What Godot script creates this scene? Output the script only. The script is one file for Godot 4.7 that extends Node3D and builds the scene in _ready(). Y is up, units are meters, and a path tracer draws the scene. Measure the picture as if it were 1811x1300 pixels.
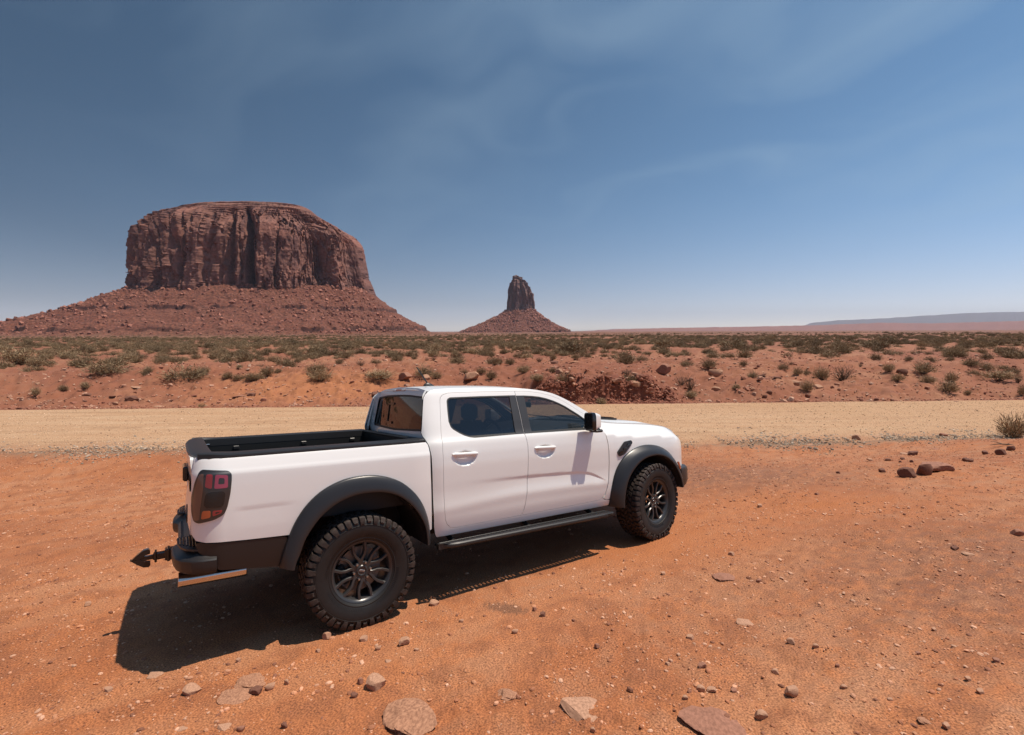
extends Node3D
# A white pickup truck parked on red desert dirt beside a gravel road, buttes behind.
# World: the camera stands over the origin and looks along -z; metres.

const CAM := Vector3(0.0, 2.342, 0.0)
const TRUCK_AT := Vector3(-1.6565, 0.0, -4.508)
const RAKE := 0.0261

var truck_frame := Transform3D(Basis(Vector3(0.8354, -0.0255, -0.5490), Vector3(-0.0400, 0.9935, -0.1070), Vector3(0.5481, 0.1114, 0.8289)).orthonormalized(), TRUCK_AT)
var mats := {}
var used_names := {}
var rng := RandomNumberGenerator.new()
var n_big := FastNoiseLite.new()
var n_mid := FastNoiseLite.new()
var n_fine := FastNoiseLite.new()
var n_ridge := FastNoiseLite.new()
var n_cell := FastNoiseLite.new()

# ------------------------------------------------------------------ naming
func numbered(called: String) -> String:
	if not used_names.has(called):
		used_names[called] = 0
		return called
	used_names[called] += 1
	return "%s_%03d" % [called, used_names[called]]

func tag(o: Node, label: String, category: String, group := "") -> void:
	o.set_meta("label", label)
	o.set_meta("category", category)
	if group != "":
		o.set_meta("group", group)

func structure(o: Node) -> void:
	o.set_meta("kind", "structure")

func part(called: String, mesh: Mesh, mat: Material, parent: Node, xf := Transform3D.IDENTITY) -> MeshInstance3D:
	var o := MeshInstance3D.new()
	o.mesh = mesh
	if mat != null:
		o.material_override = mat
	o.transform = xf
	if parent == self:
		o.name = numbered(called)
		add_child(o)
	else:
		o.name = called
		parent.add_child(o, true)
	return o

func thing(called: String, xf: Transform3D) -> Node3D:
	var o := Node3D.new()
	o.name = numbered(called)
	add_child(o)
	o.transform = xf
	return o

# ------------------------------------------------------------------ mesh builder
class MB:
	var v := PackedVector3Array()
	func tri(a: Vector3, b: Vector3, c: Vector3) -> void:
		v.append(a); v.append(b); v.append(c)
	func quad(a: Vector3, b: Vector3, c: Vector3, d: Vector3) -> void:
		v.append(a); v.append(b); v.append(c)
		v.append(a); v.append(c); v.append(d)
	# rows of points; winding so that the normal is (along the row) x (next row)
	func grid(rows: Array, close := false) -> void:
		for i in rows.size() - 1:
			var a: PackedVector3Array = rows[i]
			var b: PackedVector3Array = rows[i + 1]
			var n := a.size()
			var m := n if close else n - 1
			for j in m:
				var k := (j + 1) % n
				quad(a[j], b[j], b[k], a[k])
	func cap(r: PackedVector3Array, flip := false) -> void:
		var c := Vector3.ZERO
		for q in r:
			c += q
		c /= r.size()
		for j in r.size():
			var k := (j + 1) % r.size()
			if flip:
				tri(c, r[k], r[j])
			else:
				tri(c, r[j], r[k])
	func box(c: Vector3, s: Vector3, bev := 0.0, bs := Basis.IDENTITY) -> void:
		var h := s * 0.5
		bev = minf(bev, minf(h.x, minf(h.y, h.z)) * 0.98)
		# three points at each corner, one on each face
		var P := {}
		for i in 8:
			var sg := Vector3(1 if i & 1 else -1, 1 if i & 2 else -1, 1 if i & 4 else -1)
			for ax in 3:
				var q := Vector3.ZERO
				for k in 3:
					q[k] = sg[k] * (h[k] if k == ax else h[k] - bev)
				P[i * 3 + ax] = c + bs * q
		for ax in 3:
			var u := 1 << ((ax + 1) % 3)
			var w := 1 << ((ax + 2) % 3)
			for side in 2:
				var base := (1 << ax) if side == 1 else 0
				var ids := [base, base | u, base | u | w, base | w]
				var q := []
				for id in ids:
					q.append(P[id * 3 + ax])
				if side == 1:
					quad(q[0], q[3], q[2], q[1])
				else:
					quad(q[0], q[1], q[2], q[3])
		if bev <= 0.0:
			return
		for ax in 3:   # edges running along ax
			var b1 := (ax + 1) % 3
			var b2 := (ax + 2) % 3
			for k in 4:
				var base := (1 << b1 if k & 1 else 0) | (1 << b2 if k & 2 else 0)
				var e0 := base
				var e1 := base | (1 << ax)
				var q := [P[e0 * 3 + b1], P[e1 * 3 + b1], P[e1 * 3 + b2], P[e0 * 3 + b2]]
				if k == 0 or k == 3:
					quad(q[0], q[1], q[2], q[3])
				else:
					quad(q[3], q[2], q[1], q[0])
		for i in 8:
			var neg := (0 if i & 1 else 1) + (0 if i & 2 else 1) + (0 if i & 4 else 1)
			if neg % 2 == 0:
				tri(P[i * 3], P[i * 3 + 2], P[i * 3 + 1])
			else:
				tri(P[i * 3], P[i * 3 + 1], P[i * 3 + 2])
	func tube(path: PackedVector3Array, radii: Array, seg := 10, caps := true) -> void:
		var rows := []
		var up := Vector3.UP
		for i in path.size():
			var t := (path[mini(i + 1, path.size() - 1)] - path[maxi(i - 1, 0)]).normalized()
			if absf(t.dot(up)) > 0.95:
				up = Vector3.RIGHT
			var a := t.cross(up).normalized()
			var b := a.cross(t).normalized()
			up = b
			var r := PackedVector3Array()
			var rad: float = radii[mini(i, radii.size() - 1)]
			for j in seg:
				var w := TAU * j / seg
				r.append(path[i] + (a * cos(w) - b * sin(w)) * rad)
			rows.append(r)
		grid(rows, true)
		if caps:
			cap(rows[0], true)
			cap(rows[-1])
	# profile of (radius, z) turned about the z axis
	func lathe(prof: PackedVector2Array, seg: int, at := Vector3.ZERO) -> void:
		var rows := []
		for q in prof:
			var r := PackedVector3Array()
			for j in seg:
				var w := TAU * j / seg
				r.append(at + Vector3(cos(w) * q.x, sin(w) * q.x, q.y))
			rows.append(r)
		grid(rows, true)
	# outline in xy pushed along z
	func prism(poly: PackedVector2Array, z0: float, z1: float, xf := Transform3D.IDENTITY) -> void:
		var ids := Geometry2D.triangulate_polygon(poly)
		for i in range(0, ids.size(), 3):
			var a := poly[ids[i]]
			var b := poly[ids[i + 1]]
			var c := poly[ids[i + 2]]
			if (b - a).cross(c - a) > 0:
				var s := b
				b = c
				c = s
			tri(xf * Vector3(a.x, a.y, z1), xf * Vector3(b.x, b.y, z1), xf * Vector3(c.x, c.y, z1))
			tri(xf * Vector3(a.x, a.y, z0), xf * Vector3(c.x, c.y, z0), xf * Vector3(b.x, b.y, z0))
		var area := 0.0
		for i in poly.size():
			area += poly[i].cross(poly[(i + 1) % poly.size()])
		for i in poly.size():
			var a := poly[i]
			var b := poly[(i + 1) % poly.size()]
			if area < 0:
				var s := a
				a = b
				b = s
			quad(xf * Vector3(a.x, a.y, z0), xf * Vector3(a.x, a.y, z1), xf * Vector3(b.x, b.y, z1), xf * Vector3(b.x, b.y, z0))
	func mesh(angle := 40.0, colors := PackedColorArray()) -> ArrayMesh:
		var nf := v.size() / 3
		var fn := PackedVector3Array()
		fn.resize(nf)
		var near := {}
		var keys := []
		keys.resize(v.size())
		for i in nf:
			fn[i] = (v[i * 3 + 2] - v[i * 3]).cross(v[i * 3 + 1] - v[i * 3])
			for k in 3:
				var key := Vector3i((v[i * 3 + k] * 4000.0).round())
				keys[i * 3 + k] = key
				if near.has(key):
					near[key].append(i)
				else:
					near[key] = PackedInt32Array([i])
		var un := PackedVector3Array()
		un.resize(nf)
		for i in nf:
			un[i] = fn[i].normalized()
		var nn := PackedVector3Array()
		nn.resize(v.size())
		var lim := cos(deg_to_rad(angle))
		for i in nf:
			for k in 3:
				var s := Vector3.ZERO
				for j in near[keys[i * 3 + k]]:
					if un[i].dot(un[j]) > lim:
						s += fn[j]
				nn[i * 3 + k] = s.normalized() if s.length_squared() > 0 else Vector3.UP
		var arr := []
		arr.resize(Mesh.ARRAY_MAX)
		arr[Mesh.ARRAY_VERTEX] = v
		arr[Mesh.ARRAY_NORMAL] = nn
		if colors.size() == v.size():
			arr[Mesh.ARRAY_COLOR] = colors
		var m := ArrayMesh.new()
		m.add_surface_from_arrays(Mesh.PRIMITIVE_TRIANGLES, arr)
		return m

func grid_mesh(V: PackedVector3Array, cols: int, rows: int, close_cols: bool, C := PackedColorArray(), flip := false) -> ArrayMesh:
	var I := PackedInt32Array()
	var N := PackedVector3Array()
	N.resize(V.size())
	var m := cols if close_cols else cols - 1
	for r in rows - 1:
		for c in m:
			var c2 := (c + 1) % cols
			var a := r * cols + c
			var b := r * cols + c2
			var d := (r + 1) * cols + c
			var e := (r + 1) * cols + c2
			if flip:
				I.append(a); I.append(b); I.append(e)
				I.append(a); I.append(e); I.append(d)
			else:
				I.append(a); I.append(d); I.append(e)
				I.append(a); I.append(e); I.append(b)
			var n := (V[e] - V[a]).cross(V[d] - V[b])
			if flip:
				n = -n
			N[a] += n; N[b] += n; N[d] += n; N[e] += n
	for i in N.size():
		N[i] = N[i].normalized()
	var arr := []
	arr.resize(Mesh.ARRAY_MAX)
	arr[Mesh.ARRAY_VERTEX] = V
	arr[Mesh.ARRAY_NORMAL] = N
	arr[Mesh.ARRAY_INDEX] = I
	if C.size() == V.size():
		arr[Mesh.ARRAY_COLOR] = C
	var mm := ArrayMesh.new()
	mm.add_surface_from_arrays(Mesh.PRIMITIVE_TRIANGLES, arr)
	return mm

# a smooth curve through points sorted by x
func curve(K: PackedVector2Array, t: float) -> float:
	var n := K.size()
	if t <= K[0].x:
		return K[0].y + (t - K[0].x) * (K[1].y - K[0].y) / (K[1].x - K[0].x)
	if t >= K[n - 1].x:
		return K[n - 1].y + (t - K[n - 1].x) * (K[n - 1].y - K[n - 2].y) / (K[n - 1].x - K[n - 2].x)
	var i := 0
	while K[i + 1].x < t:
		i += 1
	var h := K[i + 1].x - K[i].x
	var s := (K[i + 1].y - K[i].y) / h
	var m0 := s
	var m1 := s
	if i > 0:
		var sp := (K[i].y - K[i - 1].y) / (K[i].x - K[i - 1].x)
		m0 = 0.0 if sp * s <= 0 else 2.0 * sp * s / (sp + s)
	if i < n - 2:
		var sn := (K[i + 2].y - K[i + 1].y) / (K[i + 2].x - K[i + 1].x)
		m1 = 0.0 if sn * s <= 0 else 2.0 * sn * s / (sn + s)
	var u := (t - K[i].x) / h
	var u2 := u * u
	var u3 := u2 * u
	return (2 * u3 - 3 * u2 + 1) * K[i].y + (u3 - 2 * u2 + u) * h * m0 + (-2 * u3 + 3 * u2) * K[i + 1].y + (u3 - u2) * h * m1

func line(K: PackedVector2Array, t: float) -> float:
	if t <= K[0].x:
		return K[0].y
	for i in K.size() - 1:
		if t <= K[i + 1].x:
			return lerpf(K[i].y, K[i + 1].y, (t - K[i].x) / (K[i + 1].x - K[i].x))
	return K[K.size() - 1].y

func pv(a: Array) -> PackedVector2Array:
	var o := PackedVector2Array()
	for i in range(0, a.size(), 2):
		o.append(Vector2(a[i], a[i + 1]))
	return o

# corners of a polygon rounded with radius r
func rounded(poly: PackedVector2Array, r: float, n := 5) -> PackedVector2Array:
	var o := PackedVector2Array()
	var m := poly.size()
	for i in m:
		var p := poly[i]
		var a := poly[(i + m - 1) % m] - p
		var b := poly[(i + 1) % m] - p
		var d := minf(r, minf(a.length(), b.length()) * 0.48)
		var pa := p + a.normalized() * d
		var pb := p + b.normalized() * d
		for k in n:
			var t := float(k) / (n - 1)
			o.append(pa.lerp(p, t).lerp(p.lerp(pb, t), t))
	return o

func shrink(poly: PackedVector2Array, d: float) -> PackedVector2Array:
	var r := Geometry2D.offset_polygon(poly, -d, Geometry2D.JOIN_MITER)
	return r[0] if r.size() > 0 else poly

# a sheet cut out of a curved surface: poly (with holes) in the surface's own uv, M maps uv to a point
func panel(poly: PackedVector2Array, holes: Array, M: Callable, cell: float, flange: float, flip := false, lift := 0.0) -> ArrayMesh:
	var lo := poly[0]
	var hi := poly[0]
	for p in poly:
		lo = lo.min(p)
		hi = hi.max(p)
	var V := PackedVector3Array()
	var N := PackedVector3Array()
	var U := PackedVector2Array()
	var sgn := -1.0 if flip else 1.0
	var e := 0.002
	var normal_at := func(p: Vector2) -> Vector3:
		var a: Vector3 = M.call(p + Vector2(e, 0))
		var b: Vector3 = M.call(p - Vector2(e, 0))
		var c: Vector3 = M.call(p + Vector2(0, e))
		var d: Vector3 = M.call(p - Vector2(0, e))
		return (a - b).cross(c - d).normalized() * sgn
	var nx := int(ceil((hi.x - lo.x) / cell))
	var ny := int(ceil((hi.y - lo.y) / cell))
	for ix in nx:
		for iy in ny:
			var q := lo + Vector2(ix, iy) * cell
			var sq := PackedVector2Array([q, q + Vector2(cell, 0), q + Vector2(cell, cell), q + Vector2(0, cell)])
			var pieces: Array = Geometry2D.intersect_polygons(sq, poly)
			for h in holes:
				var nxt := []
				for pc in pieces:
					nxt.append_array(Geometry2D.clip_polygons(pc, h))
				pieces = nxt
			for pc in pieces:
				var ids := Geometry2D.triangulate_polygon(pc)
				if ids.is_empty():
					continue
				var pp := PackedVector3Array()
				var nn := PackedVector3Array()
				for w in pc:
					var nrm: Vector3 = normal_at.call(w)
					nn.append(nrm)
					pp.append(M.call(w) + nrm * lift)
				for i in range(0, ids.size(), 3):
					var a := ids[i]
					var b := ids[i + 1]
					var c := ids[i + 2]
					if (pp[c] - pp[a]).cross(pp[b] - pp[a]).dot(nn[a]) < 0:
						var s := b
						b = c
						c = s
					for id in [a, b, c]:
						V.append(pp[id])
						N.append(nn[id])
						U.append(pc[id])
	if flange != 0.0:
		var loops := [poly]
		loops.append_array(holes)
		for li in loops.size():
			var lp: PackedVector2Array = loops[li]
			for i in lp.size():
				var a := lp[i]
				var b := lp[(i + 1) % lp.size()]
				var n := maxi(1, int(ceil(a.distance_to(b) / 0.04)))
				for k in n:
					var p := a.lerp(b, float(k) / n)
					var q := a.lerp(b, float(k + 1) / n)
					var mid := (p + q) * 0.5
					var skip := false
					if li > 0 and not Geometry2D.is_point_in_polygon(mid, poly):
						skip = true
					for hj in holes.size():
						if hj + 1 != li and Geometry2D.is_point_in_polygon(mid, holes[hj]):
							skip = true
					if skip:
						continue
					var n0: Vector3 = normal_at.call(p)
					var n1: Vector3 = normal_at.call(q)
					var p0: Vector3 = M.call(p) + n0 * lift
					var p1: Vector3 = M.call(q) + n1 * lift
					var b0 := p0 - n0 * flange
					var b1 := p1 - n1 * flange
					var fnm := (p1 - p0).cross(n0).normalized()
					for t in [[p0, p1, b1], [p0, b1, b0]]:
						var tt: Array = t
						if (tt[2] - tt[0]).cross(tt[1] - tt[0]).dot(fnm) < 0:
							tt = [t[0], t[2], t[1]]
						for x in tt:
							V.append(x)
							N.append(fnm)
							U.append(p)
	var arr := []
	arr.resize(Mesh.ARRAY_MAX)
	arr[Mesh.ARRAY_VERTEX] = V
	arr[Mesh.ARRAY_NORMAL] = N
	arr[Mesh.ARRAY_TEX_UV] = U
	var m := ArrayMesh.new()
	m.add_surface_from_arrays(Mesh.PRIMITIVE_TRIANGLES, arr)
	return m

# ------------------------------------------------------------------ materials
func lin(r: float, g: float, b: float) -> Color:
	return Color(r, g, b).linear_to_srgb()

func mat(called: String, c: Color, rough := 0.6, metal := 0.0) -> StandardMaterial3D:
	var m := StandardMaterial3D.new()
	m.albedo_color = c
	m.roughness = rough
	m.metallic = metal
	mats[called] = m
	return m

func noise_tex(size: int, freq: float, oct: int, seed_: int, lo: Color, hi: Color, kind := FastNoiseLite.TYPE_SIMPLEX_SMOOTH) -> ImageTexture:
	var n := FastNoiseLite.new()
	n.noise_type = kind
	n.frequency = freq
	n.seed = seed_
	n.fractal_octaves = oct
	n.fractal_gain = 0.62
	var im := n.get_seamless_image(size, size)
	im.convert(Image.FORMAT_RGB8)
	for y in size:
		for x in size:
			var v := im.get_pixel(x, y).r
			im.set_pixel(x, y, lo.lerp(hi, v))
	return ImageTexture.create_from_image(im)

func noise_normal(size: int, freq: float, oct: int, seed_: int, strength: float, kind := FastNoiseLite.TYPE_SIMPLEX_SMOOTH) -> ImageTexture:
	var n := FastNoiseLite.new()
	n.noise_type = kind
	n.frequency = freq
	n.seed = seed_
	n.fractal_octaves = oct
	n.fractal_gain = 0.6
	var im := n.get_seamless_image(size, size)
	im.convert(Image.FORMAT_RGBA8)
	im.bump_map_to_normal_map(strength)
	return ImageTexture.create_from_image(im)

func world_tex(m: StandardMaterial3D, scale_: float) -> void:
	m.uv1_triplanar = true
	m.uv1_world_triplanar = true
	m.uv1_scale = Vector3.ONE * scale_

func make_materials() -> void:
	var m := mat("paint", Color(0.900, 0.896, 0.886), 0.34)
	m.clearcoat_enabled = true
	m.clearcoat = 0.6
	m.clearcoat_roughness = 0.06
	mat("black_plastic", lin(0.020, 0.019, 0.019), 0.40)
	mat("flare_plastic", lin(0.022, 0.021, 0.022), 0.34)
	mat("cladding", lin(0.018, 0.015, 0.0145), 0.45)
	mat("seal_and_gap_shade", lin(0.012, 0.012, 0.012), 0.55)  # rubber of the seals, and the sheet that paints shade into door gaps
	mat("liner", lin(0.006, 0.006, 0.006), 0.55)
	mat("gloss_black", lin(0.012, 0.012, 0.013), 0.12)
	mat("under", lin(0.018, 0.016, 0.015), 0.8)
	mat("trim_pillar", lin(0.040, 0.038, 0.038), 0.35)
	m = mat("tyre", lin(0.012, 0.011, 0.0105), 0.60)
	m.albedo_texture = noise_tex(256, 0.02, 4, 5, Color(0.75, 0.72, 0.70), Color(1.0, 0.97, 0.95))
	m.uv1_triplanar = true
	m.uv1_scale = Vector3.ONE * 3.0
	m = mat("tread", lin(0.066, 0.043, 0.033), 0.75)
	m.albedo_texture = noise_tex(256, 0.02, 4, 9, Color(0.45, 0.42, 0.42), Color(1.0, 1.0, 1.0))
	m.uv1_triplanar = true
	m.uv1_scale = Vector3.ONE * 4.0
	mat("rim", lin(0.055, 0.054, 0.055), 0.30, 0.4)
	mat("rim_dark", lin(0.020, 0.020, 0.021), 0.5, 0.2)
	mat("steel", lin(0.36, 0.35, 0.34), 0.32, 0.9)
	mat("chrome", lin(0.62, 0.58, 0.54), 0.16, 1.0)
	mat("disc", lin(0.20, 0.19, 0.18), 0.45, 0.8)
	m = mat("tint", lin(0.006, 0.010, 0.018), 0.03)
	m.transparency = BaseMaterial3D.TRANSPARENCY_ALPHA
	m.albedo_color.a = 0.87
	m = mat("tint_front", lin(0.012, 0.018, 0.022), 0.03)
	m.transparency = BaseMaterial3D.TRANSPARENCY_ALPHA
	m.albedo_color.a = 0.66
	m = mat("windscreen_glass", lin(0.02, 0.025, 0.025), 0.03)
	m.transparency = BaseMaterial3D.TRANSPARENCY_ALPHA
	m.albedo_color.a = 0.28
	m = mat("tint_rear", lin(0.012, 0.009, 0.008), 0.03)
	m.transparency = BaseMaterial3D.TRANSPARENCY_ALPHA
	m.albedo_color.a = 0.88
	mat("mirror_glass", lin(0.6, 0.6, 0.6), 0.02, 1.0)
	mat("interior", lin(0.020, 0.021, 0.024), 0.8)
	mat("seat", lin(0.018, 0.020, 0.026), 0.75)
	mat("headliner", lin(0.10, 0.10, 0.10), 0.9)
	m = mat("lamp_dark", lin(0.014, 0.011, 0.010), 0.10)
	m.clearcoat_enabled = true
	m = mat("lamp_red", lin(0.26, 0.016, 0.018), 0.12)
	m.clearcoat_enabled = true
	m = mat("lamp_pink", lin(0.30, 0.035, 0.075), 0.14)
	m.clearcoat_enabled = true
	m = mat("lamp_orange", lin(0.42, 0.085, 0.018), 0.15)
	m.clearcoat_enabled = true
	m = mat("lamp_ground_reflection", lin(0.120, 0.055, 0.036), 0.07)  # brown of the reflected ground put into the lens colour
	m.clearcoat_enabled = true
	mat("lamp_clear", lin(0.55, 0.56, 0.58), 0.1)
	mat("plate", lin(0.5, 0.5, 0.52), 0.3, 0.8)

# ------------------------------------------------------------------ truck: body surfaces (x forward, y up, z to the truck's right side)
var K_CAB := pv([0.50, 0.862, 0.54, 0.890, 0.60, 0.906, 0.70, 0.921, 0.80, 0.925, 0.90, 0.9235, 1.00, 0.926, 1.10, 0.927, 1.20, 0.922, 1.28, 0.910, 1.32, 0.899, 1.345, 0.884, 1.37, 0.868, 1.50, 0.813, 1.65, 0.749, 1.755, 0.702, 1.785, 0.682, 1.80, 0.664])
var K_BED := pv([0.50, 0.915, 0.62, 0.937, 0.70, 0.948, 0.80, 0.957, 0.90, 0.9615, 1.00, 0.963, 1.10, 0.9615, 1.20, 0.9585, 1.236, 0.9565, 1.246, 0.9545, 1.253, 0.9495, 1.30, 0.929, 1.345, 0.908, 1.36, 0.893])
var K_DITCH := pv([0.60, 1.700, 0.618, 1.726, 0.662, 1.765, 0.772, 1.790, 1.037, 1.797, 1.30, 1.796, 1.542, 1.790, 1.70, 1.781, 1.831, 1.768, 1.95, 1.749, 2.051, 1.724, 2.209, 1.655, 2.429, 1.527, 2.588, 1.436, 2.75, 1.372])
var K_SHOULDER := pv([2.50, 1.292, 2.60, 1.278, 2.99, 1.228, 3.373, 1.206, 3.738, 1.168, 4.0, 1.10])
var K_HOOD := pv([2.55, 1.415, 2.713, 1.397, 2.938, 1.371, 3.189, 1.351, 3.457, 1.330, 3.742, 1.288, 3.89, 1.240, 3.98, 1.150])
var K_CREASE := pv([0.70, 0.988, 0.94, 0.982, 1.546, 0.967, 2.167, 0.939, 2.329, 0.914, 2.533, 0.823, 2.65, 0.76])
var K_BULGE := pv([0.60, 0.765, 0.722, 0.771, 1.54, 0.812, 2.096, 0.803, 2.551, 0.781, 2.7, 0.77])
var handle_at := [Vector2(0.910, 1.180), Vector2(1.785, 1.168)]

func s_cab(x: float, y: float) -> float:
	var z := curve(K_CAB, y)
	if x < 0.72:
		var d := clampf((0.72 - x) / 0.175, 0.0, 0.995)
		z -= 0.075 * (1.0 - sqrt(1.0 - d * d))
	if x > 2.3:
		z -= 0.010 * pow((x - 2.3) / 0.4, 2.0)
	var yc := curve(K_CREASE, x)
	var yl := curve(K_BULGE, x) - 0.02
	var amp := smoothstep(0.85, 1.75, x) * (1.0 - smoothstep(2.42, 2.60, x))
	if y < yc and y > yl and amp > 0.0:
		var t := (yc - y) / (yc - yl)
		z -= 0.0105 * amp * pow(1.0 - t, 1.25) * smoothstep(0.0, 0.22, t)
	z += 0.004 * exp(-pow((y - curve(K_BULGE, x) + 0.01) / 0.05, 2.0))
	for h in handle_at:
		var e := Vector2((x - h.x) / 0.112, (y - h.y) / 0.066)
		var r := e.length()
		if r < 1.0:
			z -= 0.024 * smoothstep(1.0, 0.72, r)
	return z

func s_bed(x: float, y: float) -> float:
	var z := curve(K_BED, y)
	if x < -0.93:
		var d := clampf((-0.93 - x) / 0.195, 0.0, 0.995)
		z -= 0.15 * (1.0 - sqrt(1.0 - d * d))
	var cr := smoothstep(-0.90, -0.80, x) * (1.0 - smoothstep(-0.62, -0.44, x))
	if cr > 0.0 and y < 1.01 and y > 0.86:
		var t := (1.01 - y) / 0.15
		z -= 0.0032 * cr * (1.0 - t) * smoothstep(0.0, 0.2, t)
	if x > 0.40:
		z -= 0.02 * pow((x - 0.40) / 0.18, 2.0)
	return z

func s_fender(x: float, y: float) -> float:
	var ysh := curve(K_SHOULDER, x)
	var yy := minf(y, ysh)
	var z := curve(K_CAB, minf(1.29, yy + (1.29 - ysh) * smoothstep(0.8, 1.2, yy)))
	z -= 0.010 * pow(minf((x - 2.3) / 0.4, 1.0), 2.0) + 0.020 * maxf(0.0, (x - 2.7) / 1.2)
	if x > 3.62:
		var d := clampf((x - 3.62) / 0.42, 0.0, 0.995)
		z -= 0.26 * (1.0 - sqrt(1.0 - d * d))
	if y > ysh:
		var t := (y - ysh)
		z -= t * 0.85 + t * t * 5.0
	var e := (y - (ysh - 0.035)) / 0.02
	return z + 0.0 * e

func top_y(x: float, z: float) -> float:
	var w := absf(z) / 0.66
	return curve(K_DITCH, x) + 0.034 * (1.0 - w * w) - 0.010 * pow(w, 8.0)

func hood_y(x: float, z: float) -> float:
	var w := absf(z) / 0.76
	var y := curve(K_HOOD, x) + 0.030 * (1.0 - w * w)
	y += 0.016 * smoothstep(0.60, 0.52, absf(z)) * smoothstep(3.85, 3.4, x)
	return y

func cab_m(side: float, inset := 0.0) -> Callable:
	return func(p: Vector2) -> Vector3: return Vector3(p.x, p.y, side * (s_cab(p.x, p.y) - inset))

func bed_m(side: float, inset := 0.0) -> Callable:
	return func(p: Vector2) -> Vector3: return Vector3(p.x, p.y, side * (s_bed(p.x, p.y) - inset))

func fender_m(side: float, inset := 0.0) -> Callable:
	return func(p: Vector2) -> Vector3: return Vector3(p.x, p.y, side * (s_fender(p.x, p.y) - inset))

func truck_poly() -> Dictionary:
	var d := {}
	d.rear_door = pv([0.763, 1.690, 0.772, 1.714, 0.797, 1.738, 0.855, 1.754, 1.0, 1.7575, 1.19, 1.759, 1.587, 1.758, 1.582, 1.559, 1.571, 1.343, 1.577, 1.29, 1.582, 1.243, 1.578, 1.116, 1.566, 0.914, 1.550, 0.78, 1.537, 0.706, 1.520, 0.642, 1.499, 0.594, 1.127, 0.593, 0.815, 0.592, 0.765, 0.601, 0.731, 0.630, 0.710, 0.675, 0.701, 0.756, 0.695, 1.0, 0.698, 1.27, 0.713, 1.40, 0.733, 1.526])
	d.front_door = pv([1.589, 1.758, 1.714, 1.755, 1.80, 1.747, 1.896, 1.732, 1.99, 1.712, 2.077, 1.683, 2.15, 1.649, 2.229, 1.603, 2.377, 1.506, 2.49, 1.420, 2.572, 1.345, 2.594, 1.29, 2.608, 1.231, 2.618, 1.16, 2.622, 1.085, 2.622, 0.98, 2.616, 0.877, 2.603, 0.79, 2.584, 0.721, 2.556, 0.655, 2.525, 0.620, 2.479, 0.603, 2.30, 0.600, 1.912, 0.597, 1.501, 0.594, 1.522, 0.642, 1.539, 0.706, 1.552, 0.78, 1.568, 0.914, 1.580, 1.116, 1.584, 1.243, 1.579, 1.29, 1.573, 1.343, 1.584, 1.559])
	d.rear_hole = pv([0.806, 1.500, 0.816, 1.60, 0.828, 1.680, 0.840, 1.700, 0.868, 1.713, 1.18, 1.717, 1.512, 1.717, 1.70, 1.716, 1.70, 1.349, 1.476, 1.349, 1.118, 1.346, 1.03, 1.346, 0.979, 1.354, 0.935, 1.370, 0.889, 1.394, 0.835, 1.430, 0.817, 1.452])
	d.front_hole = pv([1.45, 1.714, 1.683, 1.712, 1.78, 1.706, 1.867, 1.696, 1.95, 1.678, 2.033, 1.652, 2.10, 1.624, 2.171, 1.588, 2.307, 1.502, 2.406, 1.430, 2.475, 1.376, 2.490, 1.355, 2.480, 1.342, 2.386, 1.339, 2.145, 1.343, 1.662, 1.348, 1.45, 1.349])
	d.cab = pv([0.645, 0.535, 2.685, 0.528, 2.668, 0.580, 2.560, 0.597, 2.50, 0.64, 2.54, 0.9, 2.54, 1.2, 2.56, 1.345, 2.590, 1.380, 2.600, 1.428])
	var top := PackedVector2Array()
	var x := 2.588
	while x > 0.665:
		top.append(Vector2(x, curve(K_DITCH, x)))
		x -= 0.06
	d.cab.append_array(top)
	d.cab.append_array(pv([0.640, 1.745, 0.618, 1.716, 0.598, 1.63, 0.578, 1.533, 0.562, 1.45, 0.554, 1.415, 0.558, 1.39, 0.572, 1.360, 0.590, 1.302, 0.601, 1.22, 0.604, 1.024, 0.608, 0.768, 0.618, 0.62, 0.630, 0.56]))
	d.flare_rear_out = pv([-0.592, 0.548, -0.575, 0.63, -0.544, 0.727, -0.491, 0.855, -0.408, 0.972, -0.294, 1.062, -0.146, 1.119, 0.010, 1.132, 0.150, 1.113, 0.290, 1.057, 0.400, 0.968, 0.480, 0.862, 0.535, 0.735, 0.566, 0.60, 0.572, 0.52])
	d.flare_rear_in = pv([-0.500, 0.530, -0.488, 0.58, -0.464, 0.641, -0.422, 0.745, -0.330, 0.868, -0.215, 0.952, -0.085, 0.996, 0.03, 1.004, 0.150, 0.992, 0.265, 0.950, 0.365, 0.872, 0.440, 0.775, 0.486, 0.680, 0.503, 0.58, 0.505, 0.52])
	d.flare_front_out = pv([2.634, 0.515, 2.637, 0.60, 2.650, 0.705, 2.690, 0.830, 2.760, 0.940, 2.860, 1.029, 2.985, 1.089, 3.130, 1.120, 3.260, 1.121, 3.400, 1.098, 3.520, 1.050, 3.620, 0.981, 3.698, 0.890, 3.755, 0.780, 3.800, 0.640])
	d.flare_front_in = pv([2.765, 0.50, 2.768, 0.58, 2.790, 0.680, 2.830, 0.780, 2.905, 0.872, 3.010, 0.950, 3.120, 0.992, 3.235, 1.007, 3.330, 1.002, 3.440, 0.968, 3.540, 0.903, 3.620, 0.812, 3.672, 0.715, 3.695, 0.640, 3.700, 0.600])
	d.bed = pv([-1.100, 1.352, 0.549, 1.344, 0.566, 1.320, 0.571, 1.288, 0.570, 1.107, 0.576, 0.836, 0.585, 0.62])
	for i in range(d.flare_rear_out.size() - 2, 1, -1):
		var q: Vector2 = d.flare_rear_out[i]
		d.bed.append(q + (Vector2(0, 0.6) - q).normalized() * 0.03)
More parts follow.
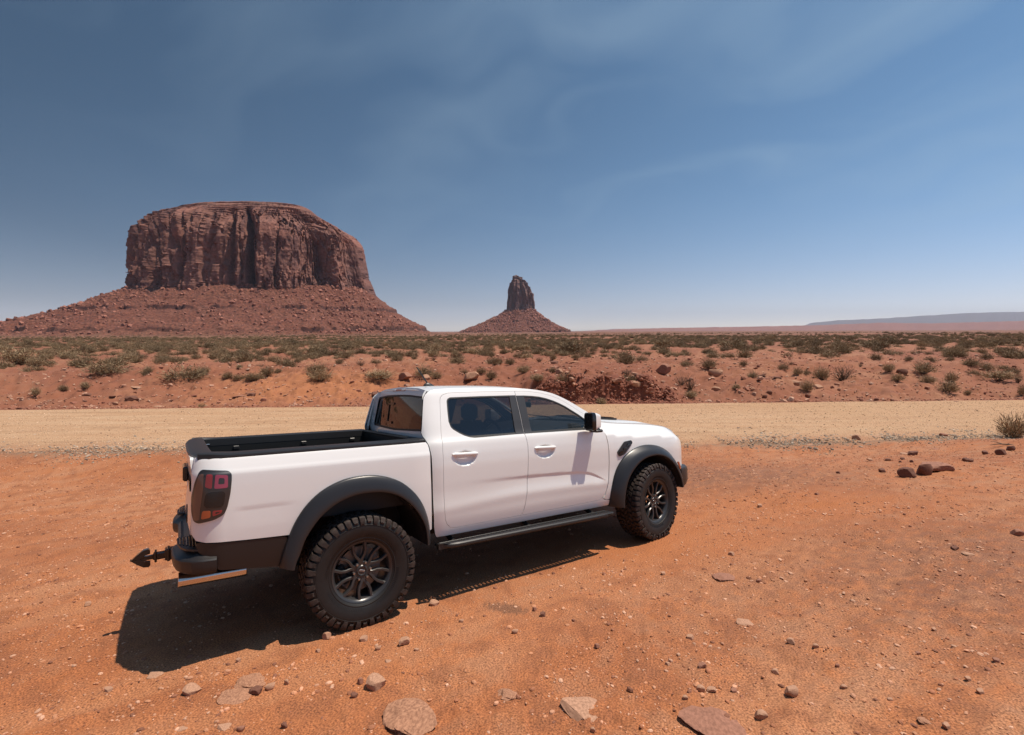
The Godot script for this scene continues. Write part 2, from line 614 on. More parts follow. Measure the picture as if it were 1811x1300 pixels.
	d.bed.append_array(pv([-0.520, 0.769, -0.796, 0.783, -1.036, 0.799, -1.09, 0.812, -1.116, 0.85, -1.121, 1.0, -1.117, 1.25]))
	d.lamp = pv([-1.0775, 1.262, -1.060, 1.279, -0.91, 1.262, -0.890, 1.243, -0.889, 1.20, -0.897, 1.11, -0.915, 1.020, -0.934, 0.976, -0.99, 0.947, -1.080, 0.927, -1.106, 0.940, -1.119, 1.0, -1.119, 1.10, -1.10, 1.20])
	return d

func flare_mesh(outer: PackedVector2Array, inner: PackedVector2Array, sf: Callable, side: float, zmax: float) -> ArrayMesh:
	var rows := []
	var n := 56
	for k in n + 1:
		var t := float(k) / n * (outer.size() - 1)
		var o := smooth_at(outer, t)
		var i := smooth_at(inner, t)
		var z0: float = sf.call(o.x, o.y)
		var r := PackedVector3Array()
		for st in [[0.0, -0.012], [0.0, 0.006], [0.035, 0.016], [0.10, 0.024], [0.30, 0.45], [0.52, 0.78], [0.74, 0.965], [0.88, 1.0], [0.965, 0.975], [1.0, 0.90], [1.0, 0.30], [0.97, -1.2]]:
			var p: Vector2 = o.lerp(i, st[0])
			var s: float = st[1]
			var z: float = 0.0
			if st[0] <= 0.101:
				z = z0 + s
			else:
				z = lerpf(z0 + 0.024, maxf(zmax, z0 + 0.035), s)
			r.append(Vector3(p.x, p.y, side * z))
		rows.append(r)
	var mb := MB.new()
	if side > 0:
		rows.reverse()
	mb.grid(rows)
	return mb.mesh(35)

func smooth_at(P: PackedVector2Array, t: float) -> Vector2:
	var i := clampi(int(t), 0, P.size() - 2)
	var u := t - i
	return P[i].cubic_interpolate(P[i + 1], P[maxi(i - 1, 0)], P[mini(i + 2, P.size() - 1)], u)

# ------------------------------------------------------------------ wheels
func make_wheel() -> Dictionary:
	var w := {}
	var mb := MB.new()
	var pr := pv([0.222, -0.105, 0.236, -0.120, 0.262, -0.132, 0.300, -0.1425, 0.335, -0.146, 0.362, -0.143, 0.385, -0.133, 0.397, -0.118, 0.4005, -0.100, 0.4035, -0.05, 0.404, 0.0, 0.4035, 0.05, 0.4005, 0.100, 0.397, 0.118, 0.385, 0.133, 0.362, 0.143, 0.335, 0.146, 0.300, 0.1425, 0.262, 0.132, 0.236, 0.120, 0.222, 0.105])
	mb.lathe(pr, 96)
	# raised rings and short ribs on the outer wall
	mb.lathe(pv([0.247, 0.125, 0.249, 0.130, 0.254, 0.131, 0.258, 0.129]), 96)
	mb.lathe(pv([0.349, 0.1445, 0.350, 0.1475, 0.353, 0.1475, 0.355, 0.1435]), 96)
	for k in 132:
		var a := TAU * k / 132.0
		var bs := Basis(Vector3(0, 0, 1), a)
		if k % 33 < 25:
			mb.box(bs * Vector3(0.271, 0, 0.1345), Vector3(0.022, 0.0035, 0.004), 0.0, bs * Basis(Vector3(0, 1, 0), -0.3))
	w.tyre = mb.mesh(50)
	# tread: two shoulder rows that step down the wall, three interlocking middle rows
	mb = MB.new()
	var n := 46
	for k in n:
		for s in [-1.0, 1.0]:
			var a0 := TAU * (k + (0.5 if s > 0 else 0.0)) / n
			var da := TAU / n
			var long := (k % 2 == 0)
			var wid := 0.76 if long else 0.70
			var z1 := 0.139 if long else 0.133
			tread_block(mb, a0, a0 + da * wid, 0.078, z1 - 0.006, 0.398, 0.4155, s, 0.010)
			# lug running down on to the side wall
			var rl := 0.352 if long else 0.366
			var row := []
			for q in [[0.4155, z1 - 0.006], [0.408, z1 + 0.004], [0.392, z1 + 0.0105], [rl + 0.012, 0.1515], [rl, 0.1475]]:
				var r := PackedVector3Array()
				var narrow: float = 0.0 if q[0] > 0.38 else 0.10
				for aa in [a0 + da * narrow, a0 + da * (wid * 0.5), a0 + da * (wid - narrow)]:
					var bend := 0.012 if aa > a0 + da * 0.1 and aa < a0 + da * (wid - 0.12) else 0.0
					r.append(Vector3(cos(aa) * (q[0] + bend * 0.3), sin(aa) * (q[0] + bend * 0.3), s * q[1]))
				row.append(r)
			if s > 0:
				row.reverse()
			mb.grid(row)
			for e in [0, 2]:
				var side_row := []
				for r in row:
					var p: Vector3 = r[e]
					side_row.append(PackedVector3Array([p, p - Vector3(0, 0, s * 0.014) - Vector3(p.x, p.y, 0).normalized() * 0.004]))
				if (e == 0) == (s > 0):
					side_row.reverse()
				mb.grid(side_row)
		for m in 3:
			var zc := (m - 1) * 0.049
			var a0 := TAU * (k + 0.33 * m + 0.15) / n
			tread_block(mb, a0, a0 + TAU / n * 0.70, zc - 0.020, zc + 0.020, 0.399, 0.4165, 1.0, 0.024 * (1 if m % 2 == 0 else -1))
	w.tread = mb.mesh(30)
	# rim barrel with lip
	mb = MB.new()
	mb.lathe(pv([0.205, -0.11, 0.200, -0.05, 0.196, 0.02, 0.200, 0.07, 0.207, 0.098, 0.2115, 0.104]), 72)
	var rows := mb.v.size()
	mb.lathe(pv([0.2115, 0.104, 0.218, 0.112, 0.226, 0.1175, 0.2315, 0.119, 0.2325, 0.117, 0.231, 0.111, 0.226, 0.105]), 72)
	w.barrel = mb.mesh(40)
	# six split spokes
	mb = MB.new()
	for k in 6:
		var th := TAU * k / 6.0 + 0.26
		for s in [-1.0, 1.0]:
			var pts := [Vector3(0.052, th, 0.090), Vector3(0.086, th + s * 0.13, 0.094), Vector3(0.122, th + s * 0.275, 0.099), Vector3(0.158, th + s * 0.285, 0.1035), Vector3(0.206, th + s * 0.225, 0.106), Vector3(0.216, th + s * 0.22, 0.106)]
			var wd := [0.030, 0.0225, 0.0205, 0.0200, 0.0225, 0.025]
			var rr := []
			for i in pts.size():
				var q: Vector3 = pts[i]
				var c := Vector3(cos(q.y) * q.x, sin(q.y) * q.x, q.z)
				var qa: Vector3 = pts[maxi(i - 1, 0)]
				var qb: Vector3 = pts[mini(i + 1, pts.size() - 1)]
				var t := (Vector3(cos(qb.y) * qb.x, sin(qb.y) * qb.x, 0) - Vector3(cos(qa.y) * qa.x, sin(qa.y) * qa.x, 0)).normalized()
				var sd := Vector3(-t.y, t.x, 0)
				var hw: float = wd[i] * 0.5
				var ring := PackedVector3Array()
				for o in [[-1.15, -0.040], [-1.1, -0.006], [-0.72, 0.0], [0.72, 0.0], [1.1, -0.006], [1.15, -0.040]]:
					ring.append(c + sd * hw * o[0] + Vector3(0, 0, o[1]))
				rr.append(ring)
			rr.reverse()
			mb.grid(rr)
	w.spoke = mb.mesh(28)
	mb = MB.new()
	mb.lathe(pv([0.072, 0.045, 0.070, 0.086, 0.064, 0.090, 0.042, 0.090, 0.038, 0.096, 0.034, 0.0985, 0.030, 0.0965, 0.028, 0.093, 0.0, 0.093]), 36)
	w.hub = mb.mesh(30)
	mb = MB.new()
	mb.lathe(pv([0.0105, 0.086, 0.0105, 0.104, 0.008, 0.108, 0.0, 0.1085]), 6)
	w.nut = mb.mesh(30)
	mb = MB.new()
	mb.box(Vector3(0, 0, 0.0945), Vector3(0.040, 0.013, 0.004), 0.0012)
	w.badge = mb.mesh(30)
	mb = MB.new()
	mb.lathe(pv([0.165, 0.010, 0.166, 0.016, 0.165, 0.022, 0.060, 0.022]), 48)
	w.disc = mb.mesh(30)
	mb = MB.new()
	mb.box(Vector3(-0.125, 0.03, 0.02), Vector3(0.06, 0.15, 0.07), 0.012)
	w.caliper = mb.mesh(30)
	return w

func tread_block(mb: MB, a0: float, a1: float, z0: float, z1: float, r0: float, r1: float, s: float, skew: float) -> void:
	var P := []
	var sh := 0.88
	for r in [r0, r1]:
		var am := (a0 + a1) * 0.5
		var f := 1.0 if r == r0 else sh
		var zc := (z0 + z1) * 0.5
		for q in [[a0, z0], [a1, z0], [a1, z1], [a0, z1]]:
			var z: float = zc + (q[1] - zc) * f
			var a: float = am + (q[0] - am) * f + skew * (1.0 if q[1] == z1 else -1.0)
			P.append(Vector3(cos(a) * r, sin(a) * r, s * z))
	var f6 := [[4, 7, 6, 5], [0, 4, 5, 1], [1, 5, 6, 2], [2, 6, 7, 3], [3, 7, 4, 0]]
	for f in f6:
		if s > 0:
			mb.quad(P[f[0]], P[f[1]], P[f[2]], P[f[3]])
		else:
			mb.quad(P[f[3]], P[f[2]], P[f[1]], P[f[0]])

func text_mesh(t: String, size: float, depth: float) -> TextMesh:
	var f := SystemFont.new()
	f.font_names = PackedStringArray(["Droid Sans"])
	f.font_weight = 700
	var m := TextMesh.new()
	m.font = f
	m.text = t
	m.font_size = 64
	m.pixel_size = size / 64.0
	m.depth = depth
	m.curve_step = 1.5
	return m

func place_wheel(w: Dictionary, root: Node3D, x: float, side: float, steer: float, spin: float) -> void:
	var o := Node3D.new()
	o.name = "wheel"
	root.add_child(o, true)
	var bs := Basis(Vector3.UP, steer)
	if side < 0:
		bs = bs * Basis(Vector3.UP, PI)
	bs = bs * Basis(Vector3(0, 0, 1), spin)
	o.transform = Transform3D(bs, Vector3(x, 0.411, side * 0.855))
	part("tyre", w.tyre, mats.tyre, o)
	part("tread", w.tread, mats.tread, o)
	part("rim", w.barrel, mats.rim, o)
	part("spokes", w.spoke, mats.rim, o)
	part("hub_cap", w.hub, mats.rim, o)
	part("hub_badge", w.badge, mats.plate, o, Transform3D(Basis(Vector3(0, 0, 1), -spin - 0.35), Vector3.ZERO))
	part("hub_lettering", text_mesh("FORD", 0.011, 0.001), mats.gloss_black, o, Transform3D(Basis(Vector3(0, 0, 1), -spin - 0.35), Vector3(0, 0, 0.0972)))
	for k in 6:
		var a := TAU * k / 6.0 + 0.26 + TAU / 12.0
		part("lug_nut", w.nut, mats.steel, o, Transform3D(Basis.IDENTITY, Vector3(cos(a) * 0.0635, sin(a) * 0.0635, 0.0)))
	part("brake_disc", w.disc, mats.disc, o)
	part("brake_caliper", w.caliper, mats.under, o)

# ------------------------------------------------------------------ the truck
func build_truck() -> void:
	var root := thing("pickup_truck", truck_frame)
	tag(root, "white four-door pickup truck with black wheel arches parked on the red dirt", "truck")
	var rk := Transform3D(Basis(Vector3(0, 0, 1), -RAKE), Vector3.ZERO)
	var D := truck_poly()
	var mb: MB
	for side in [1.0, -1.0]:
		var fl: bool = side < 0
		var cm := cab_m(side)
		var cell := 0.0125 if side > 0 else 0.06
		# cab side frame
		part("cab_side", panel(D.cab, [D.rear_door, D.front_door], cm, 0.03, 0.05, fl), mats.paint, root, rk)
		part("door_gap_shade", panel(shrink(D.cab, 0.004), [shrink(D.rear_hole, -0.0), shrink(D.front_hole, -0.0)], cab_m(side, 0.028), 0.06, 0.0, fl), mats.seal_and_gap_shade, root, rk)  # black sheet standing in for shade in the door gaps over white jambs
		for k in 2:
			var poly: PackedVector2Array = shrink([D.rear_door, D.front_door][k], 0.0028)
			var hole: PackedVector2Array = [D.rear_hole, D.front_hole][k]
			var door := part(["rear_door", "front_door"][k], panel(poly, [hole], cm, cell, 0.022, fl), mats.paint, root, rk)
			var opening := Geometry2D.intersect_polygons(hole, poly)[0]
			var seal_in := Geometry2D.offset_polygon(opening, -0.013, Geometry2D.JOIN_ROUND)[0]
			var lowered := PackedVector2Array()
			for q in seal_in:
				lowered.append(Vector2(q.x, maxf(q.y, 1.366) if q.y < 1.40 and q.x > 1.0 else q.y))
			part("window_seal", panel(shrink(opening, 0.001), [lowered], cab_m(side, 0.001), 0.04, 0.012, fl), mats.seal_and_gap_shade, door)
			# pillar trim and glass share the opening
			var trim_poly := pv([1.474, 1.340, 1.512, 1.73, 1.70, 1.73, 1.70, 1.340]) if k == 0 else pv([1.40, 1.340, 1.40, 1.73, 1.683, 1.73, 1.660, 1.340])
			var trim := Geometry2D.intersect_polygons(shrink(opening, 0.003), trim_poly)
			part("pillar_trim", panel(trim[0], [], cab_m(side, -0.0015), 0.05, 0.01, fl), mats.trim_pillar, door)
			var glass := Geometry2D.clip_polygons(Geometry2D.offset_polygon(opening, -0.008)[0], trim_poly)
			part("window", panel(glass[0], [], cab_m(side, 0.008), 0.06, 0.0, fl), mats.tint if k == 0 else mats.tint_front, door)
			# inner door trim
			var lower := Geometry2D.intersect_polygons(poly, pv([0.5, 0.5, 2.8, 0.5, 2.8, 1.345, 0.5, 1.345]))
			part("door_trim", panel(lower[0], [], cab_m(side, 0.075), 0.10, 0.0, fl), mats.interior, door)
			# handle: a bar over the scooped cup
			var hx: float = handle_at[k].x
			var hy: float = handle_at[k].y + 0.040
			mb = MB.new()
			var rings := []
			for i in 13:
				var t := i / 12.0
				var x := hx - 0.126 + 0.252 * t
				var bow := sin(t * PI)
				var zc := s_cab_plain(x, hy) - 0.006 + 0.014 * pow(bow, 0.45)
				var hh := 0.0135 + 0.003 * pow(bow, 0.5)
				if i == 0 or i == 12:
					hh *= 0.6
				var r := PackedVector3Array()
				for a in 10:
					var w := TAU * a / 10.0
					r.append(Vector3(x, hy + sin(w) * hh - 0.008 * t, side * (zc + cos(w) * 0.017)))
				rings.append(r)
			if side > 0:
				rings.reverse()
			mb.grid(rings, true)
			mb.cap(rings[0], side < 0)
			mb.cap(rings[-1], side > 0)
			part("door_handle", mb.mesh(50), mats.paint, door)
		# front fender with its vent
		var fp := pv([2.632, 1.085, 2.628, 1.165, 2.618, 1.236, 2.604, 1.296, 2.592, 1.335, 2.620, 1.372])
		var x := 2.70
		while x < 3.90:
			fp.append(Vector2(x, curve(K_HOOD, x) - 0.004))
			x += 0.08
		fp.append_array(pv([3.93, 1.19, 3.975, 1.10, 4.0, 1.0, 4.005, 0.86, 3.90, 0.80, 3.78, 0.80]))
		for i in range(D.flare_front_out.size() - 2, 2, -1):
			var q: Vector2 = D.flare_front_out[i]
			fp.append(q + (Vector2(3.23, 0.6) - q).normalized() * 0.03)
		fp.append_array(pv([2.672, 0.600, 2.60, 0.596, 2.545, 0.612, 2.566, 0.646, 2.594, 0.716, 2.613, 0.786, 2.626, 0.875, 2.632, 0.98]))
		var fender := part("front_fender", panel(fp, [], fender_m(side), 0.03, 0.03, fl), mats.paint, root, rk)
		var vent := rounded(pv([2.744, 1.078, 2.776, 1.030, 2.852, 1.048, 2.992, 1.163, 2.976, 1.192, 2.866, 1.184]), 0.016)
		var ventp := part("fender_vent", panel(vent, [], fender_m(side, -0.010), 0.03, 0.014, fl), mats.black_plastic, fender)
		for k in 3:
			var c := Vector2(2.800, 1.072).lerp(Vector2(2.925, 1.150), k / 2.0)
			var slot := rounded(pv([c.x - 0.034, c.y - 0.016, c.x + 0.020, c.y - 0.010, c.x + 0.036, c.y + 0.017, c.x - 0.016, c.y + 0.012]), 0.007)
			part("vent_slot", panel(slot, [], fender_m(side, -0.017), 0.02, 0.008, fl), mats.gloss_black, ventp)
		# wheel arch flares
		part("wheel_arch_flare", flare_mesh(D.flare_front_out, D.flare_front_in, s_fender, side, 1.0), mats.flare_plastic, root, rk)
		part("wheel_arch_flare", flare_mesh(D.flare_rear_out, D.flare_rear_in, s_bed, side, 1.012), mats.flare_plastic, root, rk)
		var mk := rounded(pv([3.628, 0.905, 3.655, 0.903, 3.700, 0.822, 3.672, 0.812]), 0.006)
		part("side_marker_lamp", panel(mk, [], func(p: Vector2) -> Vector3: return Vector3(p.x, p.y, side * (0.995 - 0.25 * maxf(0, p.x - 3.66))), 0.03, 0.012, fl), mats.lamp_orange, root, rk)
		# wheel wells
		for wx in [[0.0, D.flare_rear_in], [3.23, D.flare_front_in]]:
			mb = MB.new()
			var rows := []
			for q in wx[1]:
				rows.append(PackedVector3Array([Vector3(q.x, q.y, side * 0.95), Vector3(q.x, q.y, side * 0.42)]))
			mb.grid(rows)
			mb.box(Vector3(wx[0], 0.78, side * 0.42), Vector3(1.1, 0.55, 0.02))
			part("wheel_well", mb.mesh(60), mats.under, root, rk)
		# bed side
		var bed := part("bed_side", panel(D.bed, [Geometry2D.offset_polygon(D.lamp, -0.004)[0]], bed_m(side), 0.015 if side > 0 else 0.06, 0.03, fl), mats.paint, root, rk)
		var clad := pv([-0.540, 0.760, -0.796, 0.776, -1.036, 0.792, -1.09, 0.80, -1.085, 0.74, -1.03, 0.70, -0.985, 0.66, -0.965, 0.605, -0.794, 0.581, -0.62, 0.556, -0.54, 0.545])
		part("bed_cladding", panel(rounded(clad, 0.02, 4), [], bed_m(side, 0.004), 0.04, 0.05, fl), mats.cladding, root, rk)
		tail_lamp(root, rk, D.lamp, side, fl)
		# bed rail caps
		mb = MB.new()
		rings_rail(mb, side)
		part("bed_rail_cap", mb.mesh(35), mats.black_plastic, root, rk)
		# running board
		running_board(root, rk, side)
		door_mirror(root, rk, side)
	cab_top_and_rear(root, rk)
	bed_box(root, rk)
	front_end(root, rk)
	rear_bumper(root, rk)
	interior(root, rk)
	underbody(root, rk)
	var w := make_wheel()
	place_wheel(w, root, 0.0, 1.0, 0.0, 0.35)
	place_wheel(w, root, 0.0, -1.0, 0.0, 0.1)
	place_wheel(w, root, 3.27, 1.0, 0.14, 0.72)
	place_wheel(w, root, 3.27, -1.0, 0.14, 0.2)

func s_cab_plain(x: float, y: float) -> float:
	return curve(K_CAB, y) - (0.010 * pow((x - 2.3) / 0.4, 2.0) if x > 2.3 else 0.0)

func tail_lamp(root: Node3D, rk: Transform3D, lamp: PackedVector2Array, side: float, fl: bool) -> void:
	var base := part("tail_lamp", panel(rounded(lamp, 0.02, 4), [], bed_m(side, -0.012), 0.02, 0.035, fl), mats.lamp_dark, root, rk)
	var up := func(p: Vector2) -> Vector3: return bed_m(side, -0.014).call(p)
	# rear-facing lens column, the reflected ground painted into its brown colour
	part("rear_lens", panel(rounded(pv([-1.114, 1.01, -1.100, 1.15, -1.078, 1.245, -1.052, 1.255, -1.055, 1.15, -1.070, 1.02, -1.075, 0.950, -1.105, 0.945]), 0.01), [], up, 0.02, 0.003, fl), mats.lamp_ground_reflection, base)
	part("upper_lens", panel(rounded(pv([-1.045, 1.165, -1.036, 1.248, -1.000, 1.246, -1.006, 1.150]), 0.012), [], up, 0.02, 0.003, fl), mats.lamp_red, base)
	var ring := rounded(pv([-0.992, 1.150, -0.985, 1.243, -0.912, 1.234, -0.912, 1.150]), 0.012)
	part("upper_ring_lens", panel(ring, [rounded(pv([-0.970, 1.178, -0.965, 1.220, -0.932, 1.215, -0.932, 1.176]), 0.01)], up, 0.02, 0.003, fl), mats.lamp_pink, base)
	part("middle_lens", panel(rounded(pv([-1.052, 1.030, -1.040, 1.130, -0.925, 1.130, -0.938, 1.025]), 0.03), [], up, 0.02, 0.003, fl), mats.gloss_black, base)
	part("lower_lens", panel(rounded(pv([-1.065, 0.955, -1.058, 1.010, -1.012, 1.010, -1.012, 0.965]), 0.012), [], up, 0.02, 0.003, fl), mats.lamp_orange, base)
	part("lower_ring_lens", panel(rounded(pv([-1.000, 0.970, -1.000, 1.008, -0.942, 1.008, -0.950, 0.988]), 0.01), [rounded(pv([-0.985, 0.983, -0.985, 0.998, -0.958, 0.998, -0.962, 0.992]), 0.005)], up, 0.02, 0.003, fl), mats.lamp_red, base)

func rings_rail(mb: MB, side: float) -> void:
	var rings := []
	for i in 25:
		var t := i / 24.0
		var x := lerpf(-1.085, 0.545, t)
		var zo := s_bed(maxf(x, -1.08), 1.345) + 0.004
		var zi := 0.745
		var hump := 0.0 if t > 0.14 else 0.012 * smoothstep(0.14, 0.02, t)
		var r := PackedVector3Array()
		for q in [[zo - 0.004, 1.335], [zo, 1.350], [zo - 0.004, 1.362 + hump], [zo - 0.022, 1.370 + hump], [zi + 0.02, 1.371 + hump], [zi, 1.362], [zi - 0.002, 1.30]]:
			r.append(Vector3(x, q[1], side * q[0]))
		rings.append(r)
	if side < 0:
		rings.reverse()
	mb.grid(rings)
	mb.cap(rings[0], side < 0)

func running_board(root: Node3D, rk: Transform3D, side: float) -> void:
	var mb := MB.new()
	# outer rail, swept with a tapering rear end
	var rings := []
	for i in 21:
		var t := i / 20.0
		var x := lerpf(0.615, 2.575, t)
		var e := minf(smoothstep(0.0, 0.06, t), 1.0)
		var zo := lerpf(0.955, 1.028, e) - 0.012 * smoothstep(0.96, 1.0, t)
		var y := 0.498 - 0.012 * t
		var r := PackedVector3Array()
		for q in [[0.984, 0.006], [zo - 0.010, 0.004], [zo - 0.001, -0.006], [zo, -0.022], [zo - 0.014, -0.036], [0.984, -0.040]]:
			r.append(Vector3(x, y + q[1], side * q[0]))
		rings.append(r)
	if side < 0:
		rings.reverse()
	mb.grid(rings, true)
	mb.cap(rings[0], side < 0)
	mb.cap(rings[-1], side > 0)
	var board := part("running_board", mb.mesh(32), mats.black_plastic, root, rk)
	mb = MB.new()
	mb.box(Vector3(1.595, 0.483, side * 0.922), Vector3(1.90, 0.026, 0.020), 0.005)
	mb.box(Vector3(1.595, 0.462, side * 0.880), Vector3(1.90, 0.014, 0.090), 0.004)  # panel added to block sun leaking between sill and board
	part("rail_and_light_block", mb.mesh(30), mats.black_plastic, board)
	# perforated tread plate between the rails: three rows of slots
	mb = MB.new()
	for k in 4:
		mb.box(Vector3(1.595, 0.492, side * (0.935 + k * 0.0155)), Vector3(1.90, 0.006, 0.0080))
	for k in 49:
		mb.box(Vector3(0.65 + k * 0.0394, 0.4915, side * 0.957), Vector3(0.020, 0.006, 0.050))
	part("tread_plate", mb.mesh(30), mats.black_plastic, board)
	for x in [0.80, 1.60, 2.40]:
		mb = MB.new()
		mb.tube(PackedVector3Array([Vector3(x, 0.468, side * 0.98), Vector3(x, 0.475, side * 0.85), Vector3(x, 0.53, side * 0.70)]), [0.022], 8)
		part("bracket", mb.mesh(40), mats.under, board)
	if side > 0:
		part("board_lettering", text_mesh("RAPTOR", 0.026, 0.001), mats.gloss_black, board, Transform3D(Basis.IDENTITY, Vector3(2.49, 0.474, 1.0265)))

func door_mirror(root: Node3D, rk: Transform3D, side: float) -> void:
	var mb := MB.new()
	# housing: rounded block tapering forward
	var rings := []
	for i in 7:
		var t := i / 6.0
		var x := 2.290 + 0.125 * t
		var s := 1.0 - 0.38 * t * t
		var zc := 1.008 - 0.02 * t
		var r := PackedVector3Array()
		for a in 20:
			var w := TAU * a / 20.0
			var ex := signf(cos(w)) * pow(absf(cos(w)), 0.45)
			var ey := signf(sin(w)) * pow(absf(sin(w)), 0.45)
			r.append(Vector3(x, 1.432 + ey * 0.092 * (0.35 + 0.65 * s), side * (zc + ex * 0.068 * (0.3 + 0.7 * s))))
		rings.append(r)
	if side > 0:
		rings.reverse()
	mb.grid(rings, true)
	mb.cap(rings[0], side < 0)
	mb.cap(rings[-1], side > 0)
	var m := part("door_mirror", mb.mesh(50), mats.paint, root, rk)
	# black bezel ring and glass facing backward
	mb = MB.new()
	var r0 := PackedVector3Array()
	var r1 := PackedVector3Array()
	var r2 := PackedVector3Array()
	for a in 20:
		var w := TAU * a / 20.0
		var ex := signf(cos(w)) * pow(absf(cos(w)), 0.45)
		var ey := signf(sin(w)) * pow(absf(sin(w)), 0.45)
		r0.append(Vector3(2.318, 1.432 + ey * 0.0925, side * (1.008 + ex * 0.0685)))
		r1.append(Vector3(2.276, 1.432 + ey * 0.0925, side * (1.008 + ex * 0.0685)))
		r2.append(Vector3(2.272, 1.432 + ey * 0.082, side * (1.008 + ex * 0.060)))
	var rr := [r0, r1, r2]
	if side < 0:
		rr.reverse()
	mb.grid(rr, true)
	part("mirror_bezel", mb.mesh(40), mats.gloss_black, m)
	mb = MB.new()
	mb.cap(r2, side > 0)
	part("mirror_glass", mb.mesh(40), mats.gloss_black, m)
	mb = MB.new()
	mb.tube(PackedVector3Array([Vector3(2.43, 1.345, side * 0.86), Vector3(2.40, 1.348, side * 0.94), Vector3(2.375, 1.345, side * 1.03), Vector3(2.37, 1.352, side * 1.055)]), [0.030, 0.026, 0.026, 0.014], 10)
	mb.box(Vector3(2.375, 1.335, side * 1.01), Vector3(0.10, 0.030, 0.11), 0.012)
	part("mirror_arm", mb.mesh(45), mats.black_plastic, m)
	part("mirror_base", panel(pv([2.30, 1.345, 2.50, 1.345, 2.478, 1.385, 2.405, 1.437]), [], cab_m(side, -0.004), 0.05, 0.02, side < 0), mats.black_plastic, m)

func cab_top_and_rear(root: Node3D, rk: Transform3D) -> void:
	var tm := func(p: Vector2) -> Vector3: return Vector3(p.x, top_y(p.x, p.y), p.y)
	var rp := rounded(pv([0.690, -0.652, 2.04, -0.645, 2.10, -0.40, 2.12, 0.0, 2.10, 0.40, 2.04, 0.645, 0.690, 0.652, 0.665, 0.45, 0.655, 0.0, 0.665, -0.45]), 0.05)
	var roof := part("roof", panel(rp, [], tm, 0.05, 0.03, true), mats.paint, root, rk)
	part("headliner", panel(shrink(rp, 0.03), [], func(p: Vector2) -> Vector3: return Vector3(p.x, top_y(p.x, p.y) - 0.035, p.y), 0.1, 0.0, true), mats.headliner, roof)
	# dark joint between the roof skin and the side frames
	for s in [-1.0, 1.0]:
		var mb := MB.new()
		var rows := []
		var x := 0.66
		while x < 2.60:
			var y := curve(K_DITCH, x)
			rows.append(PackedVector3Array([Vector3(x, y - 0.008, s * 0.672), Vector3(x, y - 0.012, s * 0.640)]))
			x += 0.06
		mb.grid(rows)
		part("roof_joint", mb.mesh(60), mats.seal_and_gap_shade, roof)
	# windscreen with its pillars painted as part of the side frames
	var ws := rounded(pv([2.12, -0.40, 2.14, 0.0, 2.12, 0.40, 2.07, 0.615, 2.62, 0.655, 2.74, 0.40, 2.78, 0.0, 2.74, -0.40, 2.62, -0.655, 2.07, -0.615]), 0.02)
	part("windscreen", panel(ws, [], func(p: Vector2) -> Vector3: return Vector3(p.x, top_y(p.x, p.y) - 0.004, p.y), 0.06, 0.0, true), mats.windscreen_glass, root, rk)
	for s in [-1.0, 1.0]:
		var ap := pv([2.045, 0.640, 2.075, 0.612, 2.63, 0.652, 2.60, 0.675, 2.3, 0.668])
		var q := PackedVector2Array()
		for p in ap:
			q.append(Vector2(p.x, p.y * s))
		part("windscreen_pillar", panel(q, [], tm, 0.04, 0.02, true), mats.paint, root, rk)
	# rear wall
	var rx := func(z: float, y: float) -> float:
		var w := absf(z) / 0.62
		var t := maxf(0.0, y - 1.38)
		var edge := lerpf(0.81, 0.66, clampf((y - 1.345) / 0.375, 0.0, 1.0))
		var back := 0.045 * smoothstep(0.945, 1.0, absf(z) / edge) * smoothstep(1.30, 1.45, y)
		return 0.604 + t * 0.125 + 0.022 * w * w + (0.5 * pow(maxf(0.0, y - 1.755), 1.4)) - back
	var rm := func(p: Vector2) -> Vector3: return Vector3(rx.call(p.x, p.y), p.y, p.x)
	var wall := PackedVector2Array()
	for q in pv([0.80, 0.70, 0.85, 1.28, 0.810, 1.345, 0.66, 1.72, 0.640, 1.778, 0.45, 1.805, 0.0, 1.822]):
		wall.append(q)
	for q in pv([-0.45, 1.805, -0.640, 1.778, -0.66, 1.72, -0.810, 1.345, -0.85, 1.28, -0.80, 0.70]):
		wall.append(q)
	var gl := rounded(pv([0.735, 1.418, 0.628, 1.722, 0.30, 1.742, 0.0, 1.746, -0.30, 1.742, -0.628, 1.722, -0.735, 1.418, 0.0, 1.398]), 0.05)
	var rw := part("cab_rear_wall", panel(wall, [gl], rm, 0.04, 0.02), mats.paint, root, rk)
	var glass := part("rear_window", panel(shrink(gl, 0.002), [], rm, 0.05, 0.0, false, -0.006), mats.tint_rear, root, rk)
	part("window_seal", panel(Geometry2D.offset_polygon(gl, 0.001)[0], [shrink(gl, 0.016)], rm, 0.05, 0.008, false, 0.002), mats.seal_and_gap_shade, glass)
	# the black bracket-shaped frame on the sliding pane
	var br := pv([-0.10, 1.455, -0.10, 1.480, -0.235, 1.478, -0.225, 1.645, -0.08, 1.648, -0.08, 1.668, -0.258, 1.664, -0.272, 1.455])
	part("slider_frame", panel(br, [], rm, 0.05, 0.008, false, 0.004), mats.gloss_black, glass)
	# high brake lamp
	var mb := MB.new()
	mb.box(Vector3(0.668, 1.792, 0.0), Vector3(0.020, 0.028, 0.34), 0.006, Basis(Vector3(0, 0, 1), -0.5))
	var bl := part("high_brake_lamp", mb.mesh(30), mats.lamp_red, root, rk)
	for s in [-1.0, 1.0]:
		mb = MB.new()
		mb.box(Vector3(0.665, 1.792, s * 0.120), Vector3(0.022, 0.024, 0.085), 0.005, Basis(Vector3(0, 0, 1), -0.5))
		part("clear_lens", mb.mesh(30), mats.lamp_clear, bl)
	# aerial
	mb = MB.new()
	var rings := []
